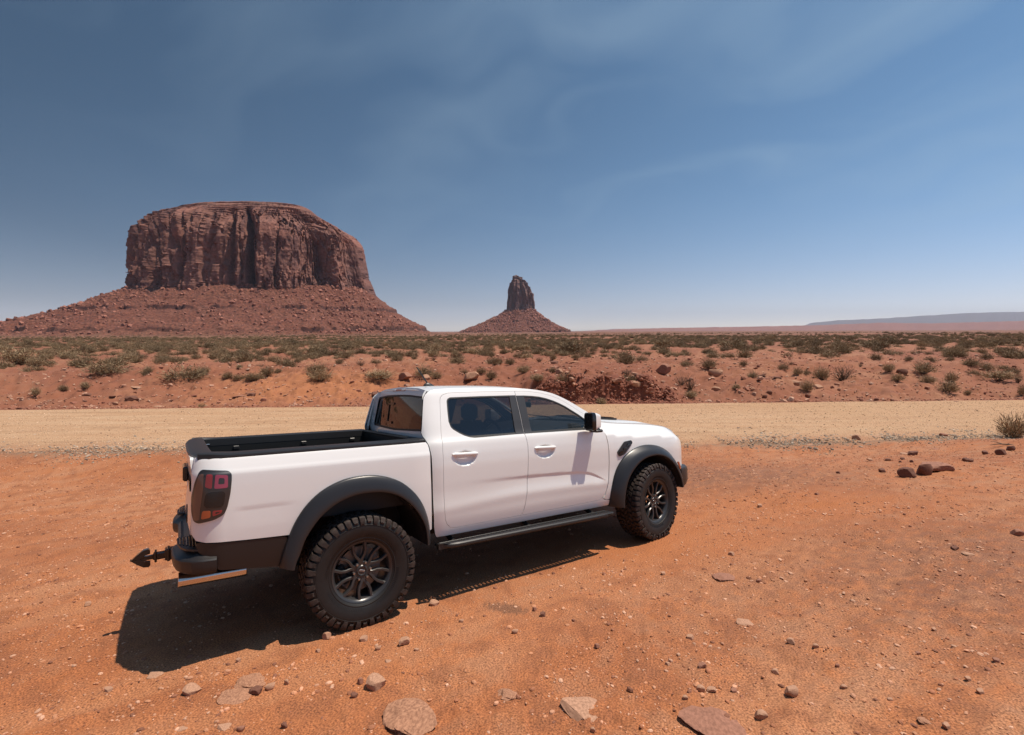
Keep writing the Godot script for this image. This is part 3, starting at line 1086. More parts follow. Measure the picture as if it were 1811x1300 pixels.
	for q in [[0.0, 1.0, 0.055], [0.012, 0.92, 0.05], [0.026, 0.62, 0.036], [0.036, 0.30, 0.014]]:
		var r := PackedVector3Array()
		for a in 16:
			var w := TAU * a / 16.0
			r.append(Vector3(0.985 + cos(w) * 0.062 * q[1] - 0.35 * q[0], top_y(0.985, 0) - 0.003 + q[0], sin(w) * 0.026 * q[1]))
		rings.append(r)
	rings.reverse()
	mb.grid(rings, true)
	mb.cap(rings[0])
	var an := part("aerial", mb.mesh(50), mats.black_plastic, root, rk)
	mb = MB.new()
	var tp := Vector3(0.968, top_y(0.985, 0) + 0.03, 0)
	mb.tube(PackedVector3Array([tp, tp + Vector3(-0.115, 0.165, 0)]), [0.0085, 0.0065], 8)
	part("aerial_mast", mb.mesh(50), mats.black_plastic, an)

func bed_box(root: Node3D, rk: Transform3D) -> void:
	var mb := MB.new()
	mb.box(Vector3(-0.27, 0.83, 0), Vector3(1.62, 0.03, 1.50))
	var fl := part("bed_floor", mb.mesh(30), mats.liner, root, rk)
	for k in 9:
		mb = MB.new()
		mb.box(Vector3(-0.27, 0.852, -0.6 + k * 0.15), Vector3(1.55, 0.014, 0.07), 0.006)
		part("floor_rib", mb.mesh(30), mats.liner, fl)
	for s in [-1.0, 1.0]:
		mb = MB.new()
		mb.box(Vector3(-0.27, 1.09, s * 0.755), Vector3(1.62, 0.52, 0.02))
		mb.box(Vector3(0.0, 0.93, s * 0.66), Vector3(0.75, 0.20, 0.17), 0.05)
		var w := part("bed_liner_wall", mb.mesh(30), mats.liner, root, rk)
		for xx in [-0.72, -0.10, 0.40]:
			mb = MB.new()
			mb.box(Vector3(xx, 1.27, s * 0.738), Vector3(0.055, 0.035, 0.02), 0.006)
			part("tie_down", mb.mesh(30), mats.black_plastic, w)
	mb = MB.new()
	mb.box(Vector3(0.535, 1.09, 0), Vector3(0.03, 0.52, 1.50))
	mb.box(Vector3(0.545, 1.352, 0), Vector3(0.06, 0.028, 1.60), 0.01)
	part("bed_front_wall", mb.mesh(30), mats.liner, root, rk)
	# tailgate
	var gx := func(z: float, y: float) -> float:
		var w := absf(z) / 0.83
		return -1.128 + 0.016 * w * w - 0.012 * smoothstep(1.20, 1.34, y) - 0.016 * smoothstep(1.0, 0.80, y) + 0.02 * smoothstep(0.86, 0.80, y) + 0.014 * smoothstep(1.22, 1.10, y) * smoothstep(0.92, 1.02, y) * smoothstep(0.74, 0.66, absf(z))
	var gm := func(p: Vector2) -> Vector3: return Vector3(gx.call(p.x, p.y), p.y, p.x)
	var gp := rounded(pv([0.815, 0.83, 0.830, 1.10, 0.800, 1.30, 0.790, 1.350, -0.790, 1.350, -0.800, 1.30, -0.830, 1.10, -0.815, 0.83]), 0.03)
	var gate := part("tailgate", panel(gp, [], gm, 0.04, 0.05), mats.paint, root, rk)
	mb = MB.new()
	mb.box(Vector3(-1.055, 1.09, 0), Vector3(0.04, 0.50, 1.50))
	part("tailgate_liner", mb.mesh(30), mats.liner, gate)
	mb = MB.new()
	var rings := []
	for i in 29:
		var z := lerpf(-0.86, 0.86, i / 28.0)
		var w := pow(absf(z) / 0.86, 4.0)
		var r := PackedVector3Array()
		for q in [[-1.000, 1.335], [-0.998, 1.372], [-1.02, 1.383], [-1.085, 1.386], [-1.128, 1.378], [-1.142, 1.362], [-1.136, 1.342], [-1.10, 1.335]]:
			r.append(Vector3(q[0] + 0.06 * w * (-q[0] - 0.95) * 5.0, q[1] - 0.006 * w, z))
		rings.append(r)
	mb.grid(rings, true)
	mb.cap(rings[0], true)
	mb.cap(rings[-1])
	part("tailgate_cap", mb.mesh(35), mats.black_plastic, gate)
	mb = MB.new()
	mb.box(Vector3(-1.142, 1.165, 0.0), Vector3(0.040, 0.115, 0.30), 0.012)
	part("tailgate_handle", mb.mesh(30), mats.gloss_black, gate)
	part("tailgate_lettering", text_mesh("RANGER", 0.155, 0.012), mats.gloss_black, gate, Transform3D(Basis(Vector3(0, -1, 0), PI / 2) * Basis.from_scale(Vector3(2.1, 1, 1)), Vector3(-1.119, 1.155, 0.0)))
	mb = MB.new()
	rings = []
	for i in 28:
		var a := TAU * i / 28.0
		rings.append(Vector3(-1.135 - 0.006, 0.985 + sin(a) * 0.058, 0.815 + cos(a) * 0.048))
	rings.append(rings[0])
	mb.tube(PackedVector3Array(rings), [0.0042], 6, false)
	part("pull_ring", mb.mesh(60), mats.gloss_black, gate)
	# bright catch seen inside the rear corner of the bed
	mb = MB.new()
	mb.box(Vector3(-1.02, 1.26, -0.735), Vector3(0.012, 0.05, 0.05), 0.004)
	mb.box(Vector3(-0.985, 1.315, -0.738), Vector3(0.09, 0.010, 0.012), 0.003)
	part("tailgate_latch", mb.mesh(30), mats.chrome, gate)

func front_end(root: Node3D, rk: Transform3D) -> void:
	var hm := func(p: Vector2) -> Vector3: return Vector3(p.x, hood_y(p.x, p.y), p.y)
	var edge := func(x: float) -> float: return clampf(s_fender(x, curve(K_HOOD, x) - 0.004) - 0.004, 0.3, 0.80)
	var hp := PackedVector2Array()
	var x := 2.66
	while x < 3.95:
		hp.append(Vector2(x, edge.call(x)))
		x += 0.08
	hp.append_array(pv([3.975, 0.35, 3.985, 0.0, 3.975, -0.35]))
	var n := 0
	x = 2.66
	var back := []
	while x < 3.95:
		back.append(Vector2(x, -edge.call(x)))
		x += 0.08
	back.reverse()
	for q in back:
		hp.append(q)
	hp.append_array(pv([2.76, -0.5, 2.80, 0.0, 2.76, 0.5]))
	var hood := part("hood", panel(hp, [], hm, 0.05, 0.03, true), mats.paint, root, rk)
	for s in [-1.0, 1.0]:
		var v := rounded(pv([2.98, s * 0.26, 3.22, s * 0.26, 3.24, s * 0.44, 2.96, s * 0.44]), 0.02)
		var vp := part("hood_vent", panel(v, [], hm, 0.05, 0.02, true, 0.022), mats.black_plastic, hood)
		for k in 4:
			var q := pv([3.00 + k * 0.056, s * 0.28, 3.03 + k * 0.056, s * 0.28, 3.03 + k * 0.056, s * 0.42, 3.00 + k * 0.056, s * 0.42])
			part("vent_louvre", panel(q, [], hm, 0.05, 0.01, true, 0.030), mats.gloss_black, vp)
	# cowl under the windscreen with wipers
	var mb := MB.new()
	mb.box(Vector3(2.72, 1.365, 0), Vector3(0.16, 0.03, 1.36), 0.01)
	var cowl := part("cowl", mb.mesh(30), mats.black_plastic, root, rk)
	for s in [-0.1, 0.5]:
		mb = MB.new()
		mb.tube(PackedVector3Array([Vector3(2.74, 1.39, s), Vector3(2.66, 1.43, s - 0.1), Vector3(2.60, 1.455, s - 0.45)]), [0.010, 0.008, 0.005], 6)
		part("wiper", mb.mesh(50), mats.gloss_black, cowl)
	# front face
	var fx := func(z: float, y: float) -> float:
		var w := absf(z) / 0.85
		return 4.075 - 0.10 * pow(w, 2.0) - 0.10 * pow(w, 6.0) - 0.12 * smoothstep(1.02, 1.24, y) - 0.05 * smoothstep(0.75, 0.50, y)
	var fm := func(p: Vector2) -> Vector3: return Vector3(fx.call(p.x, p.y), p.y, p.x)
	part("front_face", panel(rounded(pv([-0.80, 0.86, 0.80, 0.86, 0.80, 1.12, 0.60, 1.20, -0.60, 1.20, -0.80, 1.12]), 0.05), [], fm, 0.06, 0.04, true), mats.paint, root, rk)
	var gr := part("grille", panel(rounded(pv([-0.52, 0.84, 0.52, 0.84, 0.56, 1.14, -0.56, 1.14]), 0.06), [], fm, 0.06, 0.02, true, 0.012), mats.black_plastic, root, rk)
	for k in 5:
		var yy := 0.875 + k * 0.055
		part("grille_bar", panel(pv([-0.50, yy, 0.50, yy, 0.50, yy + 0.022, -0.50, yy + 0.022]), [], fm, 0.06, 0.012, true, 0.026), mats.gloss_black, gr)
	for s in [-1.0, 1.0]:
		var hl := part("headlamp", panel(rounded(pv([s * 0.57, 0.98, s * 0.79, 0.96, s * 0.80, 1.10, s * 0.60, 1.15]), 0.03), [], fm, 0.05, 0.02, true, 0.012), mats.lamp_clear, root, rk)
		hl.set_meta("label", "clear front headlamp")
	# front bumper, dark, wrapping round to the arch
	mb = MB.new()
	var rings := []
	var path := pv([3.74, 0.955, 3.82, 0.945, 3.93, 0.89, 4.02, 0.79, 4.085, 0.62, 4.12, 0.35, 4.13, 0.0])
	var pts := PackedVector2Array(path)
	for i in range(path.size() - 2, -1, -1):
		pts.append(Vector2(path[i].x, -path[i].y))
	for i in pts.size():
		var t := (pts[mini(i + 1, pts.size() - 1)] - pts[maxi(i - 1, 0)]).normalized()
		var nrm := Vector2(-t.y, t.x)
		var r := PackedVector3Array()
		for q in [[-0.10, 0.82], [-0.01, 0.815], [0.0, 0.79], [0.0, 0.66], [-0.02, 0.60], [-0.10, 0.58]]:
			var c: Vector2 = pts[i] + nrm * q[0]
			r.append(Vector3(c.x, q[1], c.y))
		rings.append(r)
	mb.grid(rings, true)
	mb.cap(rings[0], true)
	mb.cap(rings[-1])
	var bump := part("front_bumper", mb.mesh(40), mats.black_plastic, root, rk)
	mb = MB.new()
	mb.box(Vector3(3.86, 0.52, 0), Vector3(0.36, 0.03, 0.9), 0.01, Basis(Vector3(0, 0, 1), 0.25))
	part("skid_plate", mb.mesh(30), mats.steel, bump)

func rear_bumper(root: Node3D, rk: Transform3D) -> void:
	var path := pv([-0.975, 0.962, -1.05, 0.955, -1.115, 0.925, -1.170, 0.865, -1.205, 0.78, -1.222, 0.66, -1.228, 0.50, -1.226, 0.44, -1.19, 0.36, -1.185, 0.0])
	var pts := PackedVector2Array(path)
	for i in range(path.size() - 2, -1, -1):
		pts.append(Vector2(path[i].x, -path[i].y))
	var mb := MB.new()
	var rings := []
	for i in pts.size():
		var t := (pts[mini(i + 1, pts.size() - 1)] - pts[maxi(i - 1, 0)]).normalized()
		var nrm := Vector2(t.y, -t.x)   # outward
		if nrm.dot(pts[i] - Vector2(-0.9, 0)) < 0:
			nrm = -nrm
		var r := PackedVector3Array()
		for q in [[-0.20, 0.752], [-0.085, 0.742], [-0.070, 0.738], [-0.024, 0.702], [-0.008, 0.694], [0.0, 0.684], [0.0, 0.640], [-0.006, 0.614], [-0.020, 0.600], [-0.16, 0.592]]:
			var c: Vector2 = pts[i] + nrm * q[0]
			r.append(Vector3(c.x, q[1], c.y))
		rings.append(r)
	rings.reverse()
	mb.grid(rings)
	mb.cap(rings[0])
	mb.cap(rings[-1], true)
	var b := part("rear_bumper", mb.mesh(22), mats.cladding, root, rk)
	# ribbed step pads on top of both corners
	for s in [-1.0, 1.0]:
		mb = MB.new()
		var poly := rounded(pv([-1.02, s * 0.90, -1.09, s * 0.895, -1.145, s * 0.84, -1.175, s * 0.76, -1.195, s * 0.62, -1.195, s * 0.46, -1.07, s * 0.46, -1.05, s * 0.82]), 0.02)
		mb.prism(poly, 0.0, 0.012, Transform3D(Basis(Vector3.RIGHT, Vector3(0, 0, 1), Vector3.UP), Vector3(0, 0.742, 0)))
		var pad := part("step_pad", mb.mesh(30), mats.black_plastic, b)
		for k in 6:
			mb = MB.new()
			mb.box(Vector3(-1.085 - k * 0.018, 0.757, s * (0.66 - 0.012 * k)), Vector3(0.008, 0.006, 0.34 - 0.03 * k), 0.002)
			part("rib", mb.mesh(30), mats.gloss_black, pad)
	mb = MB.new()
	mb.box(Vector3(-1.13, 0.685, 0), Vector3(0.10, 0.05, 0.70), 0.01)
	part("centre_step", mb.mesh(30), mats.black_plastic, b)
	# twin exhaust tips
	for s in [-1.0, 1.0]:
		mb = MB.new()
		mb.lathe(pv([0.040, 0.39, 0.046, 0.385, 0.0485, 0.0, 0.050, -0.02, 0.046, -0.022, 0.043, 0.10]), 24)
		part("exhaust_tip", mb.mesh(35), mats.chrome, root, rk * Transform3D(Basis(Vector3.UP, PI / 2) * Basis(Vector3.RIGHT, 0.02), Vector3(-1.165, 0.528, s * 0.725)))
	# receiver tube, ball mount shaped like a spear head
	mb = MB.new()
	mb.box(Vector3(-1.16, 0.572, 0), Vector3(0.20, 0.085, 0.085), 0.006)
	mb.box(Vector3(-1.235, 0.572, 0), Vector3(0.022, 0.100, 0.100), 0.006)
	part("hitch_receiver", mb.mesh(30), mats.gloss_black, root)
	mb = MB.new()
	mb.box(Vector3(-1.285, 0.570, 0), Vector3(0.10, 0.052, 0.052), 0.006)
	mb.box(Vector3(-1.318, 0.570, 0), Vector3(0.016, 0.085, 0.07), 0.004)
	var hd := part("hitch_step", mb.mesh(30), mats.gloss_black, root)
	for s in [-1.0, 1.0]:
		mb = MB.new()
		var outer := pv([-1.478, 0.562, -1.435, 0.603, -1.395, 0.632, -1.362, 0.636, -1.352, 0.622, -1.352, 0.598, -1.385, 0.590, -1.420, 0.566])
		var q := PackedVector2Array()
		for p in outer:
			q.append(Vector2(p.x, 0.568 + (p.y - 0.566) * s * 0.98))
		mb.prism(q, -0.022, 0.022)
		part("spear_blade", mb.mesh(30), mats.gloss_black, hd)
	mb = MB.new()
	mb.prism(pv([-1.455, 0.568, -1.40, 0.582, -1.318, 0.584, -1.318, 0.552, -1.40, 0.554]), -0.016, 0.016)
	part("spear_shank", mb.mesh(30), mats.gloss_black, hd)

func interior(root: Node3D, rk: Transform3D) -> void:
	var mb := MB.new()
	mb.box(Vector3(1.65, 0.66, 0), Vector3(2.0, 0.06, 1.62))
	part("cabin_floor", mb.mesh(30), mats.interior, root, rk)
	for s in [-1.0, 1.0]:
		seat(root, rk, 1.42, s * 0.37, 0.50)
	seat(root, rk, 0.86, -0.42, 0.60)
	seat(root, rk, 0.86, 0.42, 0.60)
	mb = MB.new()
	var rings := []
	for i in 9:
		var z := lerpf(-0.78, 0.78, i / 8.0)
		var r := PackedVector3Array()
		for q in [[2.12, 0.80], [2.06, 1.10], [2.09, 1.27], [2.20, 1.345], [2.45, 1.375], [2.72, 1.35], [2.70, 0.80]]:
			r.append(Vector3(q[0], q[1] + 0.03 * cos(z * 2.0), z))
		rings.append(r)
	mb.grid(rings, true)
	mb.cap(rings[0], true)
	mb.cap(rings[-1])
	part("dashboard", mb.mesh(40), mats.interior, root, rk)
	mb = MB.new()
	var ring := PackedVector3Array()
	var bs := Basis(Vector3(0, 0, 1), 0.45)
	for i in 29:
		var a := TAU * i / 28.0
		ring.append(Vector3(1.99, 1.26, -0.37) + bs * Vector3(0, sin(a) * 0.185, cos(a) * 0.185))
	mb.tube(ring, [0.016], 8, false)
	mb.box(Vector3(2.0, 1.255, -0.37), Vector3(0.04, 0.07, 0.34), 0.01, bs)
	mb.tube(PackedVector3Array([Vector3(2.0, 1.25, -0.37), Vector3(2.2, 1.15, -0.37)]), [0.04], 10)
	part("steering_wheel", mb.mesh(45), mats.interior, root, rk)
	mb = MB.new()
	mb.box(Vector3(2.20, 1.60, 0.0), Vector3(0.03, 0.065, 0.22), 0.012)
	part("rear_view_mirror", mb.mesh(30), mats.interior, root, rk)

func seat(root: Node3D, rk: Transform3D, x: float, z: float, w: float) -> void:
	var mb := MB.new()
	mb.box(Vector3(x + 0.22, 0.86, z), Vector3(0.52, 0.18, w), 0.05)
	var st := part("seat", mb.mesh(50), mats.seat, root, rk)
	mb = MB.new()
	var rings := []
	for q in [[0.0, 0.88, 0.47], [-0.05, 1.10, 0.50], [-0.10, 1.30, 0.46], [-0.135, 1.42, 0.40], [-0.150, 1.475, 0.30]]:
		var r := PackedVector3Array()
		for a in 16:
			var t := TAU * a / 16.0
			var ex := signf(cos(t)) * pow(absf(cos(t)), 0.6)
			var ez := signf(sin(t)) * pow(absf(sin(t)), 0.5)
			r.append(Vector3(x + q[0] + ex * 0.065, q[1], z + ez * q[2] * 0.5 * w / 0.52))
		rings.append(r)
	mb.grid(rings, true)
	mb.cap(rings[-1])
	part("seat_back", mb.mesh(50), mats.seat, st)
	mb = MB.new()
	var hr := 1.555 if x > 1.0 else 1.50
	mb.box(Vector3(x - 0.165, hr, z), Vector3(0.09, 0.17 if x > 1.0 else 0.10, 0.27), 0.04)
	mb.tube(PackedVector3Array([Vector3(x - 0.15, 1.44, z - 0.06), Vector3(x - 0.16, 1.52, z - 0.06)]), [0.008], 6)
	mb.tube(PackedVector3Array([Vector3(x - 0.15, 1.44, z + 0.06), Vector3(x - 0.16, 1.52, z + 0.06)]), [0.008], 6)
	part("head_restraint", mb.mesh(50), mats.seat, st)

func underbody(root: Node3D, rk: Transform3D) -> void:
	var mb := MB.new()
	mb.box(Vector3(1.55, 0.60, 0), Vector3(2.1, 0.12, 1.60), 0.02)
	mb.box(Vector3(-0.70, 0.72, 0), Vector3(0.70, 0.10, 1.50), 0.02)
	mb.box(Vector3(3.45, 0.72, 0), Vector3(1.0, 0.30, 0.80), 0.02)
	for s in [-1.0, 1.0]:
		mb.box(Vector3(1.4, 0.53, s * 0.45), Vector3(5.0, 0.13, 0.08), 0.01)
	part("chassis_frame", mb.mesh(30), mats.under, root, rk)
	mb = MB.new()
	mb.tube(PackedVector3Array([Vector3(0, 0.411, -0.80), Vector3(0, 0.411, -0.15), Vector3(0, 0.411, 0.0), Vector3(0, 0.411, 0.15), Vector3(0, 0.411, 0.80)]), [0.045, 0.05, 0.14, 0.05, 0.045], 14)
	part("rear_axle", mb.mesh(40), mats.under, root)
	mb = MB.new()
	mb.tube(PackedVector3Array([Vector3(0.1, 0.43, 0), Vector3(1.9, 0.55, 0)]), [0.04], 10)
	part("drive_shaft", mb.mesh(40), mats.under, root)
	mb = MB.new()
	mb.tube(PackedVector3Array([Vector3(3.27, 0.43, -0.80), Vector3(3.27, 0.50, 0.0), Vector3(3.27, 0.43, 0.80)]), [0.035], 10)
	part("front_drive_shafts", mb.mesh(40), mats.under, root)
	for s in [-1.0, 1.0]:
		mb = MB.new()
		mb.tube(PackedVector3Array([Vector3(-0.12, 0.42, s * 0.55), Vector3(-0.08, 0.85, s * 0.52)]), [0.035], 10)
		part("shock_absorber", mb.mesh(40), mats.steel, root)

# ------------------------------------------------------------------ land form
const ROAD_Y := -0.76

func road_near(x: float) -> float:
	return 13.55 + 0.033 * clampf(x, -60, 60) + 0.22 * n_big.get_noise_2d(x * 3.0, 7.0)

func road_far(x: float) -> float:
	return 21.0 + 0.040 * clampf(x, -60, 60) + 0.10 * n_big.get_noise_2d(x * 4.0, 91.0)

func land(x: float, z: float) -> float:
	var d := -z
	var xc := clampf(x, -10.0, 11.0)
	var zc := minf(z, 7.0)
	var p := 0.0403 * (xc + 1.6565) + 0.1077 * (zc + 4.508)
	var a := smoothstep(8.5, 13.2, d - 0.033 * xc)
	var y := lerpf(p, ROAD_Y, a)
	if d < 18.0 and d > 6.0:
		y += 0.34 * exp(-(pow((x - 12.6) / 2.4, 2.0) + pow((d - 11.8) / 1.7, 2.0)))
	var e := d - road_far(x)
	if e > 0.0:
		var cut := smoothstep(0.2, 1.8, x) * (1.0 - smoothstep(5.6, 7.4, x))
		var heap := exp(-pow((x - 11.5) / 2.2, 2.0))
		var w := lerpf(6.5, 1.5, cut)
		var r := 1.12 + 0.25 * n_big.get_noise_2d(x * 1.2, z * 1.2)
		var b := r * smoothstep(0.0, w, e - 0.15)
		if cut > 0.0:
			b = lerpf(b, 0.78 * smoothstep(0.30, 0.62, e + 0.25 * n_mid.get_noise_2d(x * 1.4, 5.0)) + 0.36 * smoothstep(0.8, 7.0, e), cut)
		b += 0.42 * heap * smoothstep(0.2, 1.6, e) * (1.0 - smoothstep(2.2, 5.0, e))
		b += 0.16 * smoothstep(13.0, 16.0, x) * smoothstep(0.1, 1.2, e)
		y += b * smoothstep(0.0, 0.3, e)
		var far := maxf(0.0, d - 60.0)
		y -= 0.0074 * minf(far, 940.0) + 0.0022 * clampf(far - 940.0, 0.0, 14000.0)
		y += n_big.get_noise_2d(x * 0.10, z * 0.10) * 1.6 * smoothstep(40.0, 300.0, d)
	return y

# distance to the parked truck's footprint, used to keep the ground flat under the tyres
func near_truck(x: float, z: float) -> float:
	var q: Vector3 = truck_frame.basis.inverse() * (Vector3(x, 0, z) - Vector3(TRUCK_AT.x, 0, TRUCK_AT.z))
	var dx := maxf(absf(q.x - 1.5) - 2.3, 0.0)
	var dz := maxf(absf(q.z) - 1.15, 0.0)
	return sqrt(dx * dx + dz * dz)

func on_road(x: float, z: float) -> float:
	var d := -z
	return smoothstep(-0.5, 0.2, d - road_near(x)) * (1.0 - smoothstep(-0.25, 0.05, d - road_far(x)))

# wheel tracks: 1 in the middle of a rut, negative on its raised lips
func rut(x: float, z: float) -> float:
	var v := Vector3(x - TRUCK_AT.x, 0, z - TRUCK_AT.z)
	var qx := v.dot(truck_frame.basis.x)
	var qz := v.dot(truck_frame.basis.z)
	var best := 0.0
	for k in 3:
		# the truck's own tracks, and two older pairs that swing out on to the road
		var bend: float = qz + [0.0, -0.055 * pow(maxf(qx - 1.2, 0.0), 2.0) - 1.1, 0.030 * pow(maxf(qx - 1.0, 0.0), 2.0) - 2.3][k]
		if k == 0 and qx > -0.15:
			bend = qz + 0.02 * pow(maxf(qx - 3.3, 0.0), 2.0)
			if qx < 3.5:
				continue
		if k > 0 and qx < 2.2 and k == 1:
			continue
		var d := absf(absf(bend) - 0.855) + 0.05 * n_mid.get_noise_2d(x * 0.7, z * 0.7)
		var w: float = [1.0, 0.8, 0.6][k] * smoothstep(0.17, 0.10, d) - 0.5 * exp(-pow((d - 0.20) / 0.05, 2.0))
		if absf(w) > absf(best):
			best = w
	return best * clampf(0.65 + 0.9 * n_mid.get_noise_2d(x * 0.5 + 8.0, z * 0.5), 0.0, 1.0)

func ground_at(x: float, z: float) -> float:
	var y := land(x, z)
	var d := -z
	var r := sqrt(x * x + z * z)
	if r < 400.0:
		var k := 1.0 - on_road(x, z)
		var t := smoothstep(0.0, 1.2, near_truck(x, z)) if r < 14.0 else 1.0
		var amp := k * (0.25 + 0.75 * t)
		if d < road_near(x) + 0.5:
			# wheel ruts and washed ripples run along the way vehicles drive in
			var s := x * 0.549 + z * 0.835
			var l := x * 0.835 - z * 0.549
			y += amp * (0.020 * n_mid.get_noise_2d(s * 2.2, l * 0.55) + 0.013 * n_fine.get_noise_2d(s * 1.6, l * 0.7) + 0.030 * n_big.get_noise_2d(x * 4.0, z * 4.0))
			y += amp * (0.010 * n_fine.get_noise_2d(x * 4.5, z * 4.5) + 0.012 * maxf(0.0, n_cell.get_noise_2d(x * 4.0, z * 4.0) - 0.1))
			if r < 15.0:
				y -= amp * 0.016 * rut(x, z)
		else:
			var e := d - road_far(x)
			var rough := smoothstep(0.0, 0.8, e) * (1.0 - smoothstep(14.0, 60.0, e))
			y += k * (0.10 * n_mid.get_noise_2d(x * 0.9, z * 0.9) + 0.05 * n_fine.get_noise_2d(x * 0.8, z * 0.8)) * (0.35 + rough)
			var cut := smoothstep(0.2, 1.8, x) * (1.0 - smoothstep(6.4, 8.4, x))
			y += k * cut * 0.22 * maxf(0.0, n_cell.get_noise_2d(x * 1.2, z * 1.2) + 0.5) * smoothstep(0.1, 0.6, e) * (1.0 - smoothstep(1.8, 3.2, e))
			y += k * 0.09 * maxf(0.0, n_cell.get_noise_2d(x * 1.3, z * 1.3) + 0.25) * rough + k * 0.05 * n_fine.get_noise_2d(x * 1.5, z * 1.5) * rough
	return y

func ground_tint(x: float, z: float, r: float) -> Color:
	var d := -z
	var dirt := Color(0.530, 0.208, 0.086)
	var pale := Color(0.560, 0.268, 0.140)
	var deep := Color(0.430, 0.152, 0.058)
	var c := dirt
	if d < road_near(x) + 0.6:
		var s := x * 0.549 + z * 0.835
		var l := x * 0.835 - z * 0.549
		var a := n_mid.get_noise_2d(s * 1.5, l * 0.30)
		var b := n_big.get_noise_2d(x * 3.0 + 40.0, z * 3.0)
		var f := n_fine.get_noise_2d(x * 2.5, z * 2.5)
		c = c.lerp(pale, clampf(0.25 + 1.5 * a + 0.8 * f, 0.0, 1.0))
		c = c.lerp(deep, clampf(0.15 + 1.4 * b + 0.5 * f, 0.0, 0.8))
		var mott := n_mid.get_noise_2d(x * 2.6 + 50.0, z * 2.6)
		c = c.lerp(Color(0.480, 0.245, 0.140), clampf((mott - 0.05) * 2.2 + 0.3 * f, 0.0, 0.75) * (0.35 + 0.65 * smoothstep(-1.0, 4.0, x + 0.4 * (4.0 - d))))
		c = c.lerp(Color(0.340, 0.130, 0.058), clampf((-mott - 0.12) * 2.4 + 0.3 * f, 0.0, 0.6))
		# wheels press the loose stones down into paler, finer dust
		var tr := rut(x, z) if r < 15.0 else 0.0
		c = c.lerp(Color(0.560, 0.255, 0.125), clampf(tr * 0.55 + 0.2 * f * absf(tr), 0.0, 0.6))
		# gravelly brown wash ahead of the truck and a browner stretch to the right of it
		var g := exp(-(pow((x - 3.6) / 2.1, 2.0) + pow((d - 9.0) / 2.0, 2.0))) + 0.8 * exp(-(pow((x - 5.0) / 3.5, 2.0) + pow((d - 4.2) / 1.6, 2.0)))
		c = c.lerp(Color(0.300, 0.135, 0.076), clampf(g * (0.95 + 1.6 * f), 0.0, 0.9))
		# freshly turned orange soil
		var o := exp(-(pow((x - 1.5) / 1.4, 2.0) + pow((d - 5.6) / 0.9, 2.0))) + exp(-(pow((x - 4.0) / 1.6, 2.0) + pow((d - 6.8) / 0.9, 2.0)))
		c = c.lerp(Color(0.540, 0.196, 0.066), clampf(o * (0.8 + f), 0.0, 0.7))
		# the damp stain beside the rear wheel
		var q := Vector2(x + 0.055, z + 3.90)
		var sx := q.x * 0.9 + q.y * 0.44
		var sz := -q.x * 0.44 + q.y * 0.9
		var st := 1.0 - Vector2(sx / 0.21, sz / 0.085).length() + 0.5 * n_fine.get_noise_2d(x * 14.0, z * 14.0)
		if st > 0.0:
			c = c.lerp(Color(0.24, 0.115, 0.065), clampf(st * 5.0, 0.0, 0.85))
		# grey gravel spilling from the road's near edge
		var ge := d - road_near(x)
		var gm := exp(-pow((ge - 0.05) / 0.5, 2.0)) * (smoothstep(3.0, 6.5, x) + smoothstep(-6.5, -9.0, x)) 
		c = c.lerp(Color(0.31, 0.225, 0.155), clampf(gm * (0.9 + 1.2 * f), 0.0, 0.9))
	else:
		var a := n_mid.get_noise_2d(x * 0.5, z * 0.5)
		var b := n_big.get_noise_2d(x * 0.6, z * 0.6)
		var f := n_fine.get_noise_2d(x * 0.8, z * 0.8)
		c = Color(0.375, 0.150, 0.082).lerp(Color(0.475, 0.245, 0.148), clampf(0.2 + 0.8 * a + 0.4 * f, 0.0, 0.8))
		c = c.lerp(Color(0.31, 0.115, 0.066), clampf(0.3 + 1.6 * b, 0.0, 0.85))
		c = c.lerp(Color(0.24, 0.092, 0.056), clampf(1.8 * (n_mid.get_noise_2d(x * 0.7 + 20.0, z * 1.6) - 0.12), 0.0, 0.6) * (1.0 - smoothstep(8.0, 16.0, d - road_far(x))))
		var orange := exp(-(pow((x + 9.0) / 4.5, 2.0) + pow((d - 23.5) / 2.2, 2.0)))
		c = c.lerp(Color(0.56, 0.235, 0.105), clampf(orange * (0.9 + f), 0.0, 0.8))
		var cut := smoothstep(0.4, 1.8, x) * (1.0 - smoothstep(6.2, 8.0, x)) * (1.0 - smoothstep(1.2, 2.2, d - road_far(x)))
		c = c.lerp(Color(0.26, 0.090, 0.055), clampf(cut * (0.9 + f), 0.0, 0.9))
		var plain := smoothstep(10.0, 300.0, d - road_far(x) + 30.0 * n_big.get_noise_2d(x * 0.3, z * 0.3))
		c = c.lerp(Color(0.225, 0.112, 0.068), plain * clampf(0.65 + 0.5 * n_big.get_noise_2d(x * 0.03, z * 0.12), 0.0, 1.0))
	return c

